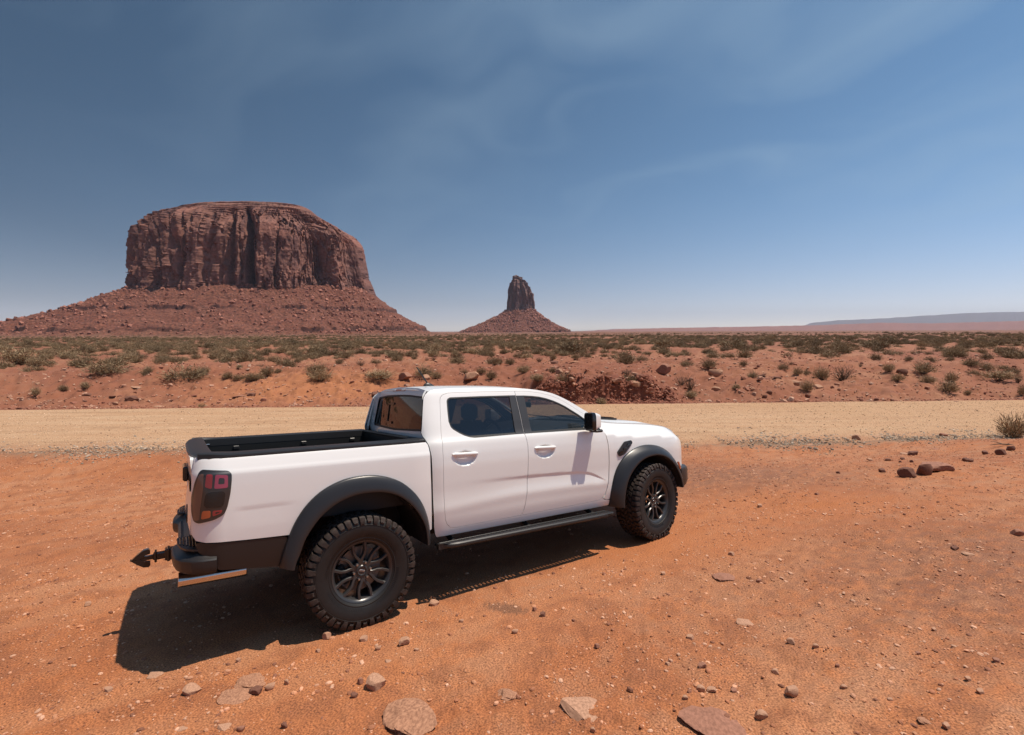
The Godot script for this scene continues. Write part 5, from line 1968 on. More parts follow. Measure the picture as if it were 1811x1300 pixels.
# ------------------------------------------------------------------ shrubs and stones: x, z, width, height (metres), kind
var shrub_spots := [
	[-29.49, -30.40, 1.98, 0.82, 1], [-26.66, -28.48, 0.89, 0.48, 1], [-28.12, -30.89, 0.52, 0.26, 0], [-25.03, -29.30, 0.99, 0.46, 0], [-27.67, -33.36, 0.94, 0.38, 0], [-20.39, -25.44, 2.16, 0.65, 0], [-18.45, -25.39, 0.54, 0.32, 0], [-18.31, -25.72, 0.58, 0.29, 1],
	[-15.94, -24.72, 1.75, 0.67, 0], [-15.60, -25.55, 0.72, 0.36, 1], [-13.89, -24.81, 0.56, 0.32, 0], [-13.39, -24.80, 0.56, 0.28, 0], [-12.61, -24.64, 0.77, 0.35, 0], [-20.41, -22.98, 0.46, 0.26, 0], [-19.53, -23.29, 0.59, 0.30, 1], [-20.73, -21.97, 0.50, 0.37, 1],
	[-23.29, -31.62, 0.80, 0.31, 0], [-24.58, -35.66, 1.11, 0.40, 0], [-29.01, -38.10, 0.86, 0.32, 0], [-21.77, -34.95, 0.89, 0.39, 0], [-20.29, -34.78, 0.98, 0.44, 0], [-21.87, -39.61, 0.89, 0.39, 0], [-17.57, -34.08, 1.25, 0.48, 0], [-14.54, -26.90, 0.53, 0.19, 1],
	[-15.87, -28.56, 0.32, 0.24, 2], [-12.62, -20.57, 0.29, 0.18, 3], [-12.49, -24.70, 0.77, 0.32, 1], [-12.14, -25.24, 0.79, 0.46, 0], [-11.88, -25.84, 0.44, 0.18, 0], [-14.61, -31.26, 0.80, 0.44, 1], [-13.15, -29.28, 0.83, 0.50, 0], [-12.90, -30.58, 0.52, 0.30, 0],
	[-16.85, -44.12, 1.99, 0.75, 1], [-9.24, -24.38, 1.31, 0.55, 1], [-9.69, -25.40, 1.08, 0.43, 0], [-9.67, -28.57, 0.48, 0.32, 0], [-10.89, -33.44, 0.66, 0.43, 0], [-8.05, -27.05, 0.46, 0.38, 2], [-10.16, -37.97, 0.64, 0.38, 0], [-9.71, -40.34, 0.91, 0.46, 0],
	[-7.49, -32.82, 0.84, 0.46, 0], [-7.14, -35.50, 0.70, 0.35, 0], [-6.45, -33.42, 0.47, 0.28, 0], [-5.39, -32.22, 0.36, 0.27, 2], [-4.98, -32.48, 0.41, 0.28, 2], [-3.65, -32.88, 0.93, 0.51, 0], [-6.41, -41.89, 1.42, 0.53, 0], [-6.48, -24.50, 1.81, 0.42, 1],
	[-4.44, -25.33, 1.00, 0.57, 0], [-3.71, -25.00, 0.64, 0.35, 1], [-8.24, -30.77, 0.61, 0.26, 0], [-2.46, -26.06, 0.44, 0.26, 0], [-1.56, -25.84, 0.48, 0.33, 0], [-1.05, -25.00, 0.64, 0.43, 0], [-0.96, -28.96, 0.90, 0.49, 0], [-1.43, -35.47, 0.60, 0.40, 0],
	[-0.69, -42.59, 0.72, 0.36, 0], [-13.55, -27.26, 0.39, 0.23, 2], [-0.09, -29.77, 0.67, 0.38, 0], [-0.68, -30.04, 0.34, 0.34, 0], [0.61, -25.56, 0.80, 0.40, 1], [1.11, -22.44, 0.76, 0.29, 1], [2.33, -21.99, 0.81, 0.44, 0], [1.20, -50.08, 1.55, 0.49, 1],
	[-0.66, -42.58, 0.72, 0.42, 0], [0.43, -34.19, 0.68, 0.39, 0], [1.68, -31.22, 0.44, 0.35, 2], [2.45, -31.51, 0.62, 0.45, 1], [4.02, -31.95, 0.72, 0.36, 0], [5.02, -36.29, 0.62, 0.41, 0], [6.91, -37.91, 0.75, 0.32, 0], [6.88, -30.81, 1.31, 0.78, 0],
	[7.83, -30.61, 0.69, 0.35, 0], [5.22, -23.06, 0.52, 0.26, 2], [5.25, -22.32, 0.76, 0.32, 0], [9.56, -27.82, 0.71, 0.35, 0], [10.37, -26.75, 0.83, 0.49, 0], [12.24, -26.80, 0.46, 0.30, 0], [13.10, -29.90, 0.42, 0.25, 2], [8.19, -24.26, 0.83, 0.55, 2],
	[8.27, -23.51, 0.67, 0.67, 2], [10.03, -22.80, 0.45, 0.26, 1], [3.65, -21.25, 0.60, 0.24, 1], [7.83, -22.07, 0.69, 0.31, 1], [11.46, -24.09, 0.55, 0.27, 0], [1.99, -25.14, 0.43, 0.25, 0], [10.06, -54.84, 0.93, 0.62, 0], [12.15, -40.58, 1.26, 0.40, 0],
	[19.36, -31.02, 1.12, 0.42, 0], [17.94, -33.14, 0.60, 0.30, 0], [14.09, -26.36, 0.48, 0.36, 0], [14.19, -25.18, 0.53, 0.38, 1], [14.84, -25.50, 0.39, 0.27, 0], [15.18, -24.85, 0.83, 0.60, 1], [16.21, -24.82, 1.13, 0.83, 2], [13.21, -22.65, 0.62, 0.52, 1],
	[20.64, -25.44, 1.08, 0.58, 0], [19.05, -25.64, 0.70, 0.39, 1], [18.58, -24.41, 0.67, 0.37, 1], [19.42, -22.65, 0.89, 0.55, 1], [21.36, -24.59, 0.74, 0.45, 1], [20.43, -22.65, 0.34, 0.21, 0], [24.32, -26.85, 0.89, 0.41, 0], [24.75, -26.47, 0.72, 0.40, 0],
	[26.58, -28.51, 0.77, 0.39, 0], [23.57, -24.50, 1.48, 0.45, 1], [24.22, -24.25, 0.59, 0.51, 2], [29.32, -29.90, 0.81, 0.41, 0], [22.57, -22.39, 0.41, 0.48, 1], [23.21, -25.51, 0.62, 0.27, 0], [19.82, -24.16, 0.80, 0.37, 1], [22.35, -28.60, 0.43, 0.26, 0],
	[18.67, -27.18, 0.33, 0.25, 2], [14.91, -27.14, 0.33, 0.20, 2], [24.57, -28.48, 0.52, 0.26, 0], [25.80, -29.10, 0.44, 0.22, 0], [13.88, -13.95, 0.91, 0.60, 1]]
var shrub_labels := {
	0: "wide straw-coloured shrub clump near the foot of the broad butte",
	5: "long low grey-green shrub on open red ground below the broad butte",
	8: "dark rounded shrub with a pale stone under it below the broad butte",
	13: "small round shrub alone on the slope just above the road",
	14: "thin dry tuft beside the small round shrub above the road",
	15: "faded dry tuft nearest the road below the straw-coloured clump",
	25: "small bright green weed at the far edge of the road",
	32: "broad pale shrub beside the bright orange patch below the butte",
	33: "large pale shrub in front of a darker one behind the orange bank",
	34: "darker shrub just behind the large pale shrub on the bank",
	45: "round shrub alone on bare red soil above the truck roof",
	47: "long pale hedge-like shrub ending at the square pink boulder",
	48: "leafy shrub right behind the truck aerial",
	49: "dry tuft beside the pale slab behind the truck roof",
	53: "rounded shrub close behind the middle of the truck roof",
	62: "bushy shrub on the bank above the front of the truck cab",
	71: "tallest dark green shrub standing alone beyond the cut bank",
	74: "low shrub touching the pale tilted stone on the cut bank",
	76: "shrub just behind the large pale boulder beyond the road",
	79: "twiggy brown shrub at the top of the gully by the road",
	80: "tangled dry shrub leaning into the gully by the road",
	82: "pale dry bush under the cut bank at the road edge",
	83: "pale dry bush at the mouth of the gully beside the road",
	88: "broad dark shrub on the plain above the dead branches",
	93: "straw-coloured brush beside the dead black branches",
	94: "dead black branching bush beyond the smooth berm",
	95: "dry upright tuft growing on the stony heap by the road",
	96: "large dark shrub behind the grey boulder on the plain",
	99: "fine pale brush on top of the berm beside the road",
	105: "long band of dry brush along the top of the berm",
	108: "dry bush at the end of the berm beside the road",
	116: "pale grassy tuft on the near side of the road beside the gravel"}
var rock_spots := [
	[7.806, -26.016, 0.811, 0.553, 1, 1], [10.153, -25.243, 0.715, 0.429, 0, 0], [9.385, -23.206, 0.428, 0.231, 0, 0], [5.361, -21.740, 0.493, 0.247, 0, 3], [4.525, -21.731, 0.431, 0.247, 1, 3], [2.448, -28.883, 0.490, 0.286, 2, 0], [3.664, -30.152, 0.597, 0.256, 0, 6], [2.235, -26.823, 0.607, 0.190, 1, 4],
	[2.311, -24.774, 0.386, 0.210, 0, 0], [4.647, -40.617, 0.287, 0.229, 0, 0], [10.049, -23.956, 0.204, 0.170, 0, 0], [5.017, -21.024, 0.359, 0.108, 0, 6], [5.956, -21.640, 0.215, 0.154, 0, 3], [11.261, -35.586, 0.352, 0.121, 0, 6], [0.543, -47.802, 0.405, 0.216, 0, 0], [19.680, -25.581, 0.580, 0.387, 2, 5],
	[13.316, -23.595, 0.500, 0.300, 0, 3], [14.178, -23.356, 0.425, 0.212, 0, 7], [17.678, -30.135, 0.364, 0.182, 0, 6], [19.251, -23.367, 0.248, 0.142, 1, 0], [15.137, -21.987, 0.200, 0.147, 1, 0], [13.048, -22.304, 0.271, 0.169, 1, 0], [10.769, -22.583, 0.240, 0.137, 0, 0], [15.030, -23.246, 0.176, 0.141, 0, 0],
	[14.907, -23.501, 0.178, 0.128, 1, 0], [12.766, -24.341, 0.442, 0.147, 2, 4], [11.319, -22.239, 0.270, 0.189, 2, 0], [10.959, -21.919, 0.239, 0.146, 2, 5], [15.744, -21.809, 0.199, 0.119, 2, 0], [16.387, -21.694, 0.184, 0.132, 1, 0], [18.779, -21.340, 0.220, 0.117, 2, 6], [12.088, -24.537, 0.520, 0.074, 2, 7],
	[-5.176, -24.580, 0.697, 0.348, 1, 1], [-8.648, -32.805, 1.020, 0.315, 0, 6], [-4.202, -24.788, 0.422, 0.295, 0, 7], [-2.002, -24.510, 0.764, 0.431, 0, 7], [-1.149, -24.863, 0.564, 0.106, 0, 4], [-5.998, -22.139, 0.377, 0.189, 2, 7], [-4.761, -31.615, 0.268, 0.179, 0, 0], [-8.017, -20.810, 0.148, 0.089, 0, 0],
	[-5.661, -31.386, 0.142, 0.089, 0, 0], [-19.742, -20.991, 0.478, 0.119, 2, 4], [-16.712, -21.243, 0.242, 0.121, 0, 0], [-14.528, -20.705, 0.412, 0.106, 0, 4], [-17.599, -23.493, 0.533, 0.120, 0, 4], [-22.397, -23.857, 0.203, 0.101, 0, 0], [-16.414, -21.661, 0.493, 0.185, 2, 2], [-16.143, -21.788, 0.372, 0.161, 2, 2],
	[-17.568, -22.114, 0.314, 0.113, 2, 4], [-12.246, -22.498, 0.511, 0.128, 1, 4], [-11.637, -22.444, 0.382, 0.140, 2, 2], [-16.211, -24.494, 0.278, 0.125, 0, 0], [-18.016, -21.258, 0.157, 0.085, 2, 2], [-23.217, -23.837, 0.176, 0.068, 0, 6], [-18.854, -22.382, 0.318, 0.076, 2, 7], [-14.618, -21.642, 0.308, 0.111, 2, 2],
	[6.490, -8.158, 0.268, 0.162, 2, 0], [6.813, -8.249, 0.233, 0.239, 2, 5], [7.213, -8.453, 0.484, 0.155, 1, 3], [6.401, -8.618, 0.118, 0.072, 2, 0], [8.418, -9.198, 0.175, 0.088, 2, 3], [9.811, -10.365, 0.118, 0.079, 2, 0], [9.936, -10.149, 0.193, 0.124, 2, 0], [10.624, -10.672, 0.162, 0.130, 2, 5],
	[9.663, -14.043, 0.240, 0.149, 0, 0], [10.467, -14.382, 0.246, 0.066, 0, 4], [9.153, -11.608, 0.221, 0.080, 0, 4], [9.155, -11.388, 0.260, 0.104, 2, 2], [8.525, -13.708, 0.182, 0.073, 0, 6], [7.977, -13.439, 0.204, 0.061, 0, 4], [7.461, -14.325, 0.109, 0.065, 0, 0], [12.313, -14.275, 0.217, 0.108, 1, 3],
	[5.687, -8.707, 0.073, 0.040, 2, 0], [9.249, -15.219, 0.162, 0.046, 2, 4], [7.551, -10.053, 0.115, 0.054, 2, 0], [8.104, -10.371, 0.095, 0.047, 2, 0], [7.599, -9.512, 0.073, 0.051, 2, 0], [7.203, -10.049, 0.107, 0.046, 0, 0], [7.543, -9.721, 0.059, 0.044, 2, 0], [10.107, -11.933, 0.163, 0.045, 1, 4],
	[13.373, -13.798, 0.231, 0.063, 0, 4], [14.199, -14.046, 0.267, 0.128, 0, 3], [-1.351, -3.526, 0.063, 0.051, 0, 0], [-1.061, -3.463, 0.053, 0.035, 0, 0], [-0.762, -3.396, 0.078, 0.056, 0, 3], [-0.932, -3.347, 0.043, 0.026, 0, 0], [-1.341, -3.337, 0.034, 0.021, 0, 0], [-1.843, -3.256, 0.030, 0.033, 0, 0],
	[-1.958, -2.920, 0.098, 0.045, 0, 3], [-1.486, -2.941, 0.061, 0.038, 0, 0], [-1.400, -2.988, 0.031, 0.034, 0, 0], [-0.824, -2.868, 0.115, 0.074, 0, 3], [-0.927, -2.930, 0.038, 0.038, 1, 0], [-0.921, -2.790, 0.043, 0.029, 2, 3], [-1.626, -2.973, 0.192, 0.080, 0, 6], [-1.638, -2.845, 0.206, 0.062, 0, 6],
	[-1.546, -2.897, 0.075, 0.045, 2, 3], [-2.323, -3.125, 0.097, 0.029, 0, 4], [-0.648, -4.010, 0.082, 0.041, 0, 3], [-0.393, -3.700, 0.038, 0.023, 0, 0], [-0.818, -3.162, 0.049, 0.019, 0, 4], [-0.660, -3.313, 0.034, 0.017, 0, 0], [-0.562, -2.521, 0.327, 0.170, 0, 6], [-0.041, -2.729, 0.127, 0.085, 0, 6],
	[-1.223, -2.563, 0.040, 0.027, 2, 0], [-1.460, -2.570, 0.040, 0.027, 1, 0], [-1.557, -2.576, 0.080, 0.029, 0, 4], [-2.491, -2.972, 0.046, 0.023, 0, 0], [-3.741, -4.301, 0.066, 0.031, 0, 0], [-1.794, -2.599, 0.054, 0.019, 0, 4], [2.173, -4.890, 0.062, 0.034, 0, 0], [1.861, -4.303, 0.187, 0.087, 1, 6],
	[0.375, -2.549, 0.248, 0.072, 0, 4], [1.534, -2.663, 0.075, 0.050, 0, 0], [1.050, -2.707, 0.051, 0.035, 0, 0], [1.117, -2.717, 0.051, 0.024, 0, 3], [1.295, -2.508, 0.067, 0.044, 0, 0], [1.140, -2.927, 0.051, 0.031, 1, 3], [2.064, -2.403, 0.064, 0.031, 0, 6], [2.133, -2.359, 0.039, 0.025, 0, 0],
	[1.823, -3.186, 0.056, 0.033, 0, 0], [1.204, -3.301, 0.048, 0.029, 0, 0], [2.097, -4.186, 0.048, 0.029, 1, 0], [1.366, -4.453, 0.046, 0.026, 0, 0], [1.947, -3.129, 0.040, 0.026, 0, 0], [1.933, -2.895, 0.027, 0.020, 1, 0], [1.570, -2.896, 0.044, 0.024, 0, 0], [2.850, -3.294, 0.035, 0.019, 0, 0],
	[1.853, -2.708, 0.038, 0.019, 0, 0], [2.553, -2.710, 0.035, 0.019, 0, 0], [4.242, -4.734, 0.071, 0.038, 2, 3], [4.233, -4.574, 0.095, 0.032, 0, 4], [5.227, -5.106, 0.117, 0.073, 1, 0], [3.362, -6.738, 0.069, 0.039, 0, 0], [4.412, -7.205, 0.066, 0.033, 1, 0], [1.021, -2.399, 0.327, 0.099, 1, 6],
	[0.553, -3.208, 0.037, 0.026, 1, 0], [0.227, -3.701, 0.043, 0.034, 2, 0], [0.169, -3.840, 0.036, 0.031, 1, 0], [0.011, -3.460, 0.048, 0.028, 0, 0], [0.401, -2.430, 0.026, 0.023, 0, 0], [1.244, -2.715, 0.038, 0.019, 1, 0], [0.939, -2.639, 0.034, 0.022, 0, 0], [2.026, -2.598, 0.031, 0.018, 0, 0],
	[2.519, -3.023, 0.035, 0.018, 1, 0], [2.870, -2.875, 0.040, 0.024, 1, 0], [0.957, -3.000, 0.035, 0.018, 0, 0], [2.521, -2.599, 0.040, 0.024, 0, 0], [2.731, -3.658, 0.051, 0.021, 0, 6], [1.659, -3.473, 0.121, 0.024, 0, 4], [1.573, -3.605, 0.084, 0.021, 0, 4]]
var rock_labels := {
	0: "rounded brown boulder with a pale top beyond the road",
	1: "large pale boulder with a flat top beyond the gully",
	2: "pale stone lying in the gully near the road",
	3: "pale tilted stone on top of the cut bank",
	4: "reddish stone on the cut bank behind the windscreen",
	11: "flat pale stone at the foot of the cut bank",
	15: "grey pointed boulder on the plain beyond the berm",
	16: "pale slab standing on the stony heap by the road",
	17: "thin pale slab leaning on the stony heap by the road",
	32: "square pink boulder behind the truck beside the long pale shrub",
	33: "broad pale rock half hidden by a small shrub",
	34: "pale sloping slab right behind the truck aerial",
	35: "long pale wedge of rock leaning down to the truck roof",
	37: "dark tilted slab on the orange bank behind the cab",
	41: "flat dark slab at the far edge of the road",
	43: "flat pale slab beside the green weed at the road edge",
	56: "smaller of two brown boulders lying on the dirt near the road",
	57: "upright brown boulder end beside the smaller boulder",
	58: "long rust-brown boulder stretching back from the upright one",
	64: "pinkish stone sitting in the grey gravel of the road edge",
	66: "white flat stone beside dark rubble near the gravel",
	82: "small pale stone in front of the rear wheel",
	84: "rounded pale stone ahead of the rear wheel on the orange dirt",
	88: "lone pale stone standing left of the broken slab",
	91: "egg-shaped pale stone on the dirt ahead of the broken slab",
	94: "upper half of a broken pale slab half buried in dirt",
	95: "lower half of a broken pale slab half buried in dirt",
	102: "biggest pale rock bedded in the dirt nearest the viewer",
	103: "weathered pale rock bedded flat beyond the biggest one",
	111: "low reddish ledge of stone poking out of the dirt in front of the truck",
	112: "long flat pale stone lying flush in the near dirt",
	113: "pale angular stone alone on the brown dirt",
	132: "reddish stone on the slope at the far right of the dirt",
	135: "dark-rimmed rock bedded in the dirt below the flat pale stone"}

var shrub_foliage := []
var shrub_stems := []

func make_shrub(seed_: int, blades: int, lo: Color, hi: Color, upright: float, bare: float) -> Array:
	var r := RandomNumberGenerator.new()
	r.seed = seed_
	var mb := MB.new()
	var C := PackedColorArray()
	# clumps: a shrub is several sprays growing from one root
	var sprays := []
	for i in 9:
		sprays.append(Vector2(r.randf_range(-0.34, 0.34), r.randf_range(-0.30, 0.30)))
	for i in blades:
		var sp: Vector2 = sprays[r.randi() % sprays.size()]
		var dir := Vector3(r.randfn() * 0.55 + sp.x * 1.6, absf(r.randfn()) * 0.5 + upright, r.randfn() * 0.55 + sp.y * 1.6).normalized()
		var dome := 1.0 - 0.55 * (sp.length() / 0.45)
		var reach := (0.30 + 0.34 * r.randf()) * (0.7 + 0.5 * dome)
		var a := Vector3(sp.x * 0.7, 0.02, sp.y * 0.7) + dir * Vector3(0.5, 0.95, 0.5) * reach * r.randf_range(0.25, 1.15)
		var b := a + (dir + Vector3(r.randfn(), r.randfn(), r.randfn()) * 0.45).normalized() * Vector3(0.8, 1.0, 0.8) * reach * r.randf_range(0.18, 0.38)
		b.y = clampf(b.y, 0.02, 1.0)
		var side := dir.cross(Vector3(r.randfn(), r.randfn(), r.randfn())).normalized() * r.randf_range(0.005, 0.0115) * (1.0 - 0.4 * bare)
		var m := a.lerp(b, 0.5) + Vector3(r.randfn(), r.randfn(), r.randfn()) * 0.008
		mb.tri(a, m + side, m - side)
		mb.tri(b, m - side, m + side)
		var c := lo.lerp(hi, clampf(r.randf() * 0.9 + 0.1 * r.randfn(), 0.0, 1.0))
		for k in 6:
			C.append(c)
	var fol := mb.mesh(10, C)
	mb = MB.new()
	for i in 16 + int(bare * 26):
		var sp: Vector2 = sprays[i % sprays.size()]
		var dir := Vector3(sp.x * 1.6 + r.randfn() * 0.3, 0.55 + upright, sp.y * 1.6 + r.randfn() * 0.3).normalized()
		var p := PackedVector3Array([Vector3(sp.x * 0.2, -0.05, sp.y * 0.2)])
		for s in 3:
			p.append(p[-1] + (dir + Vector3(r.randfn(), r.randfn() * 0.5, r.randfn()) * 0.25) * r.randf_range(0.16, 0.25))
		for s in p.size():
			p[s].y = minf(p[s].y, 0.92)
		mb.tube(p, [0.014, 0.010, 0.007, 0.003], 3, false)
	return [fol, mb.mesh(60)]

func make_shrubs() -> void:
	var g0 := Color(0.140, 0.094, 0.048)
	var g1 := Color(0.390, 0.275, 0.155)
	for i in 4:
		shrub_foliage.append(make_shrub(50 + i, 1700, g0, g1, 0.25, 0.0))
	for i in 3:
		shrub_foliage.append(make_shrub(80 + i, 1700, Color(0.200, 0.135, 0.070), Color(0.520, 0.370, 0.215), 0.55, 0.2))
	for i in 2:
		shrub_foliage.append(make_shrub(110 + i, 240, Color(0.110, 0.066, 0.040), Color(0.300, 0.185, 0.115), 0.35, 1.0))
	shrub_foliage.append(make_shrub(130, 420, Color(0.040, 0.070, 0.018), Color(0.110, 0.165, 0.045), 0.4, 0.0))
	mat("stem", lin(0.11, 0.075, 0.048), 0.9)

func shrub_variant(kind: int) -> Array:
	return shrub_foliage[[rng.randi() % 4, 4 + rng.randi() % 3, 7 + rng.randi() % 2, 9][kind]]

func zone(x: float, z: float) -> String:
	var a := x / -z
	if a < -0.45:
		return "on the red ground below the broad butte"
	if a < 0.12:
		return "on the red ground behind the truck"
	if a < 0.5:
		return "on the plain past the cut bank"
	return "on the plain past the smooth berm"

func add_shrub(x: float, z: float, w: float, h: float, kind: int, label: String, parts: bool) -> void:
	var v := shrub_variant(kind)
	var y := ground_at(x, z)
	var s := Vector3(w * 1.15, h * 1.5, w * 0.95)
	var bs := Basis(Vector3.UP, rng.randf_range(-0.5, 0.5) + (PI if rng.randf() < 0.5 else 0.0)).scaled_local(s)
	var xf := Transform3D(bs, Vector3(x, y - 0.02 * h, z))
	var o: Node3D
	if parts:
		o = thing("shrub", xf)
		part("foliage", v[0], mats.leaf, o)
		part("stems", v[1], mats.stem, o)
	else:
		o = part("shrub", v[0], mats.leaf, self, xf)
	if label != "":
		tag(o, label, "shrub", "shrubs beyond the road")
	else:
		var far: String = ["close to the bank", "some way back", "out toward the horizon"][0 if z > -30.0 else (1 if z > -45.0 else 2)]
		var big: String = ["small", "middling", "broad"][0 if w < 0.7 else (1 if w < 1.15 else 2)]
		var kindly: String = ["grey-green shrub", "straw-coloured dry shrub", "bare twiggy shrub", "green weed"][kind]
		tag(o, "%s %s %s %s" % [big, kindly, zone(x, z), far], "shrub", "%s %ss %s, %s" % [big, kindly, zone(x, z), far])

func multi(called: String, mesh: Mesh, mat_: Material, xfs: Array, cols: PackedColorArray, label: String, category: String) -> void:
	var mm := MultiMesh.new()
	mm.transform_format = MultiMesh.TRANSFORM_3D
	mm.use_colors = true
	mm.mesh = mesh
	mm.instance_count = xfs.size()
	for i in xfs.size():
		mm.set_instance_transform(i, xfs[i])
		mm.set_instance_color(i, cols[i])
	var o := MultiMeshInstance3D.new()
	o.multimesh = mm
	o.material_override = mat_
	o.name = numbered(called)
	o.set_meta("kind", "stuff")
	o.set_meta("label", label)
	o.set_meta("category", category)
	add_child(o)

func stone_xf(x: float, z: float, s: float, sink: float) -> Transform3D:
	var bs := Basis(Vector3.UP, rng.randf() * TAU) * Basis(Vector3.RIGHT, rng.randfn() * 0.2)
	return Transform3D(bs.scaled_local(Vector3(s, s * rng.randf_range(0.6, 1.1), s)), Vector3(x, ground_at(x, z) + s * sink, z))

func stone_color(pal: Array) -> Color:
	var a: Color = pal[rng.randi() % pal.size()]
	return a * Color(1, 1, 1) * rng.randf_range(0.78, 1.22)

func scatter() -> void:
	make_shrubs()
	for i in shrub_spots.size():
		var t: Array = shrub_spots[i]
		add_shrub(t[0], t[1], t[2], t[3], t[4], shrub_labels.get(i, ""), true)
	# more shrubs of the middle distance
	var n := 0
	while n < 182:
		var r := sqrt(rng.randf_range(30.0 * 30.0, 82.0 * 82.0))
		var a := rng.randf_range(-0.80, 0.80)
		var x := r * sin(a)
		var z := -r * cos(a)
		if -z - road_far(x) < 7.0 or (r < 42.0 and rng.randf() < 0.6):
			continue
		var w := rng.randf_range(0.45, 1.15)
		add_shrub(x, z, w, w * rng.randf_range(0.45, 0.65), 0 if rng.randf() < 0.66 else (1 if rng.randf() < 0.75 else 2), "", false)
		n += 1
	# the rest of the plain's scrub
	for v in 4:
		var xfs := []
		var cols := PackedColorArray()
		var src: Array = shrub_foliage[[0, 2, 5, 3][v]]
		for i in 3800:
			var far := i % 3 == 0
			var r := sqrt(rng.randf_range(300.0 * 300.0, 1700.0 * 1700.0)) if far else sqrt(rng.randf_range(60.0 * 60.0, 330.0 * 330.0))
			if i % 9 == 1:
				r = sqrt(rng.randf_range(36.0 * 36.0, 110.0 * 110.0))
			var a := rng.randf_range(-0.84, 0.84)
			var x := r * sin(a)
			var z := -r * cos(a)
			if n_big.get_noise_2d(x * 0.35, z * 0.35) < -0.30 and rng.randf() < 0.8:
				continue
			var w := rng.randf_range(0.6, 1.5) * (1.0 if not far else rng.randf_range(1.2, 2.6))
			if rng.randf() < 0.02:
				w *= 1.8
			var bs := Basis(Vector3.UP, rng.randf() * TAU).scaled_local(Vector3(w, w * rng.randf_range(0.42, 0.72), w))
			xfs.append(Transform3D(bs, Vector3(x, land(x, z) - 0.03, z)))
			cols.append(Color(1, 1, 1) * rng.randf_range(0.62, 1.08))
		multi("desert_scrub", src[0], mats.leaf, xfs, cols, "low grey-green scrub covering the plain out to the horizon", "scrub")
	# stones that can be picked out
	for i in rock_spots.size():
		var t: Array = rock_spots[i]
		var x: float = t[0]
		var z: float = t[1]
		var w: float = t[2]
		var h: float = maxf(t[3], t[2] * 0.22)
		var mesh: ArrayMesh = bedded_rocks[i % 3] if t[5] == 6 else rock_meshes[[[0, 5][i % 2], 1, 2, 3, [4, 7][i % 2], 5, 6, 7][t[5]]]
		var bb := mesh.get_aabb()
		var bedded: bool = t[5] == 6 or t[5] == 4
		var hh := h * (0.55 if bedded else 1.1)
		var sc := Vector3(w / bb.size.x, hh / bb.size.y, w * 0.8 / bb.size.z)
		var bs := Basis(Vector3.UP, rng.randf_range(-0.35, 0.35) + (PI if rng.randf() < 0.5 else 0.0)) * Basis(Vector3(0, 0, 1), (0.3 if t[5] == 7 else 0.0) + rng.randfn() * 0.06)
		var o := part("stone", mesh, mats.stone_bedded if (t[5] == 6 and t[4] == 0) else [mats.stone_pale, mats.stone_red, mats.stone_dark][t[4]], self, Transform3D(bs.scaled_local(sc), Vector3(x, ground_at(x, z) + hh * (0.02 if bedded else 0.28), z - w * 0.2)))
		var lab: String = rock_labels.get(i, "")
		if lab != "":
			tag(o, lab, "stone", "stones lying about")
		else:
			var shade: String = ["pale", "reddish", "dark brown"][t[4]]
			var where := "on the dirt in front of the truck"
			if -z > 21.0:
				where = "on the rough red ground beyond the road"
			elif -z > 8.5:
				where = "near the gravel at the road edge"
			elif x < -0.9:
				where = "below the truck shadow"
			elif x < 0.5:
				where = "ahead of the rear wheel"
			elif x < 1.9:
				where = "in the middle of the near dirt" if -z < 3.4 else "in front of the running board"
			else:
				where = "on the brown near dirt" if -z < 3.4 else "on the open dirt ahead of the truck"
			var size: String = ["fist-sized", "head-sized", "knee-high"][0 if w < 0.16 else (1 if w < 0.45 else 2)]
			var lie: String = "flat" if t[5] in [2, 4, 6, 7] else "chunky"
			tag(o, "%s %s %s stone %s" % [size, shade, lie, where], "stone", "%s %s %s stones %s" % [size, shade, lie, where])
	scatter_pebbles()
	dead_branch()

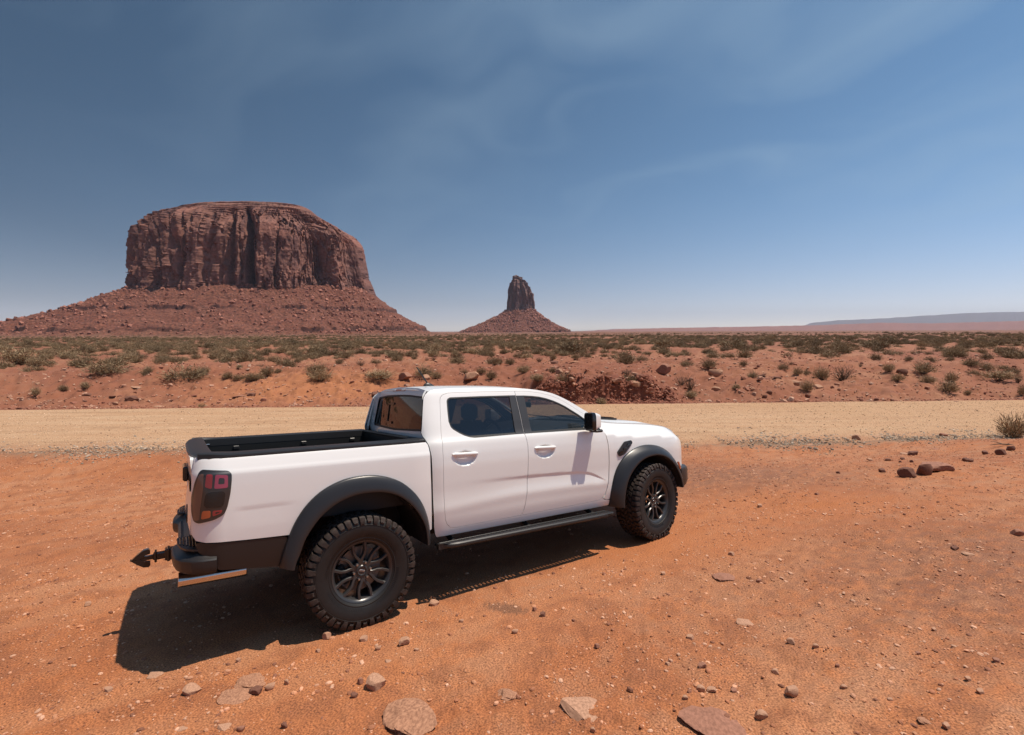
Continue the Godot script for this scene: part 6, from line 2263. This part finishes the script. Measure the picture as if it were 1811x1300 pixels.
func scatter_pebbles() -> void:
	var reds := [Color(0.50, 0.225, 0.115), Color(0.55, 0.270, 0.155), Color(0.36, 0.140, 0.068), Color(0.58, 0.325, 0.205), Color(0.25, 0.100, 0.055)]
	for v in 3:
		var xfs := []
		var cols := PackedColorArray()
		for i in 20000:
			var d := 1.6 + 11.6 * pow(rng.randf(), 0.8)
			var x := rng.randf_range(-1.06, 1.06) * (d + 0.6)
			if near_truck(x, -d) < 0.03 and rng.randf() < 0.7:
				continue
			if n_mid.get_noise_2d(x * 0.8, d * 0.8) < -0.12 and rng.randf() < 0.75:
				continue
			var s := 0.0028 + 0.0048 * rng.randf() + 0.018 * pow(rng.randf(), 10.0) + 0.0007 * d * rng.randf()
			xfs.append(stone_xf(x, -d, s, 0.10))
			cols.append(stone_color(reds))
		multi("pebbles", rock_meshes[8 + v], mats.stone_tinted, xfs, cols, "loose pale and reddish pebbles strewn over the near dirt", "pebbles")
	var greys := [Color(0.29, 0.225, 0.165), Color(0.37, 0.285, 0.21), Color(0.21, 0.155, 0.115), Color(0.46, 0.355, 0.265)]
	for v in 2:
		var xfs := []
		var cols := PackedColorArray()
		for i in 9000:
			var x := rng.randf_range(2.6, 17.0) if i % 3 > 0 else rng.randf_range(-16.0, -5.5)
			var keep := smoothstep(2.2, 6.5, x) if x > 0 else smoothstep(-5.0, -8.0, x)
			if rng.randf() > keep:
				continue
			var patch := n_mid.get_noise_2d(x * 0.5, 12.0)
			if rng.randf() > 0.55 + 1.2 * patch:
				continue
			var d := road_near(x) + 0.25 + rng.randfn() * (0.50 + 0.5 * patch)
			var s := 0.008 + 0.015 * rng.randf() + 0.035 * pow(rng.randf(), 8.0)
			xfs.append(stone_xf(x, -d, s, 0.35))
			cols.append(stone_color(greys))
		multi("gravel", rock_meshes[8 + v], mats.stone_tinted, xfs, cols, "grey gravel heaped along the near edge of the road", "gravel")
	var tans := [Color(0.62, 0.42, 0.26), Color(0.52, 0.34, 0.20), Color(0.68, 0.49, 0.33), Color(0.36, 0.22, 0.13)]
	var rx := []
	var rc := PackedColorArray()
	for i in 16000:
		var x := rng.randf_range(-19.0, 21.0)
		var d := lerpf(road_near(x) - 0.1, road_far(x), rng.randf())
		var s := 0.008 + 0.010 * rng.randf() + 0.02 * pow(rng.randf(), 10.0)
		var t := stone_xf(x, -d, s, 0.0)
		t.origin.y = land(x, -d) + 0.016 + s * 0.2
		rx.append(t)
		rc.append(stone_color(tans))
	multi("road_stones", rock_meshes[9], mats.stone_tinted, rx, rc, "tan crushed stone scattered over the gravel road", "gravel")
	var bank := [Color(0.36, 0.150, 0.090), Color(0.27, 0.105, 0.065), Color(0.46, 0.245, 0.160), Color(0.53, 0.320, 0.220)]
	for v in 2:
		var xfs := []
		var cols := PackedColorArray()
		for i in 8000:
			var x := rng.randf_range(-25.0, 28.0)
			var e := 0.15 + 16.0 * pow(rng.randf(), 1.7)
			if n_mid.get_noise_2d(x * 0.35, e * 0.5) < -0.05 and rng.randf() < 0.7:
				continue
			var cut := smoothstep(0.5, 1.8, x) * (1.0 - smoothstep(6.2, 7.4, x))
			var heap := exp(-pow((x - 11.5) / 1.8, 2.0))
			var s := 0.018 + 0.026 * rng.randf() + 0.11 * pow(rng.randf(), 9.0) * (1.0 + 0.3 * heap)
			if (cut > 0.5 or heap > 0.5) and e < 2.6:
				s *= 1.25
			xfs.append(stone_xf(x, -(road_far(x) + e), s, 0.1))
			cols.append(stone_color(bank))
		for i in 1400:   # clods of the cut bank and the stones along the foot of the slope
			var x := rng.randf_range(0.8, 7.0) if i < 800 else rng.randf_range(-24.0, 27.0)
			var e := rng.randf_range(0.1, 0.9) if i < 800 else 0.05 + absf(rng.randfn()) * 0.18
			var s := (0.05 + 0.09 * rng.randf() * rng.randf()) if i < 800 else 0.025 + 0.05 * rng.randf() * rng.randf()
			xfs.append(stone_xf(x, -(road_far(x) + e), s, 0.1))
			cols.append(Color(0.27, 0.098, 0.058) * rng.randf_range(0.7, 1.25))
		multi("rubble", [rock_meshes[0], rock_meshes[3]][v], mats.stone_tinted, xfs, cols, "red and brown rubble over the bank beyond the road", "rubble")

func dead_branch() -> void:
	var x := 11.05
	var z := -11.3
	var o := thing("branch", Transform3D(Basis.IDENTITY, Vector3(x, ground_at(x, z), z)))
	tag(o, "thin dark dead branch lying on the dirt at the far right", "branch")
	var mb := MB.new()
	mb.tube(PackedVector3Array([Vector3(-0.30, 0.03, 0.02), Vector3(-0.12, 0.05, 0.0), Vector3(0.08, 0.035, -0.03), Vector3(0.36, 0.02, 0.02), Vector3(0.7, 0.015, 0.05)]), [0.006, 0.012, 0.015, 0.014, 0.010], 7)
	part("limb", mb.mesh(50), mats.stem, o)
	mb = MB.new()
	mb.tube(PackedVector3Array([Vector3(0.05, 0.035, -0.03), Vector3(-0.08, 0.075, -0.10), Vector3(-0.17, 0.085, -0.13)]), [0.009, 0.006, 0.003], 6)
	part("twig", mb.mesh(50), mats.stem, o)
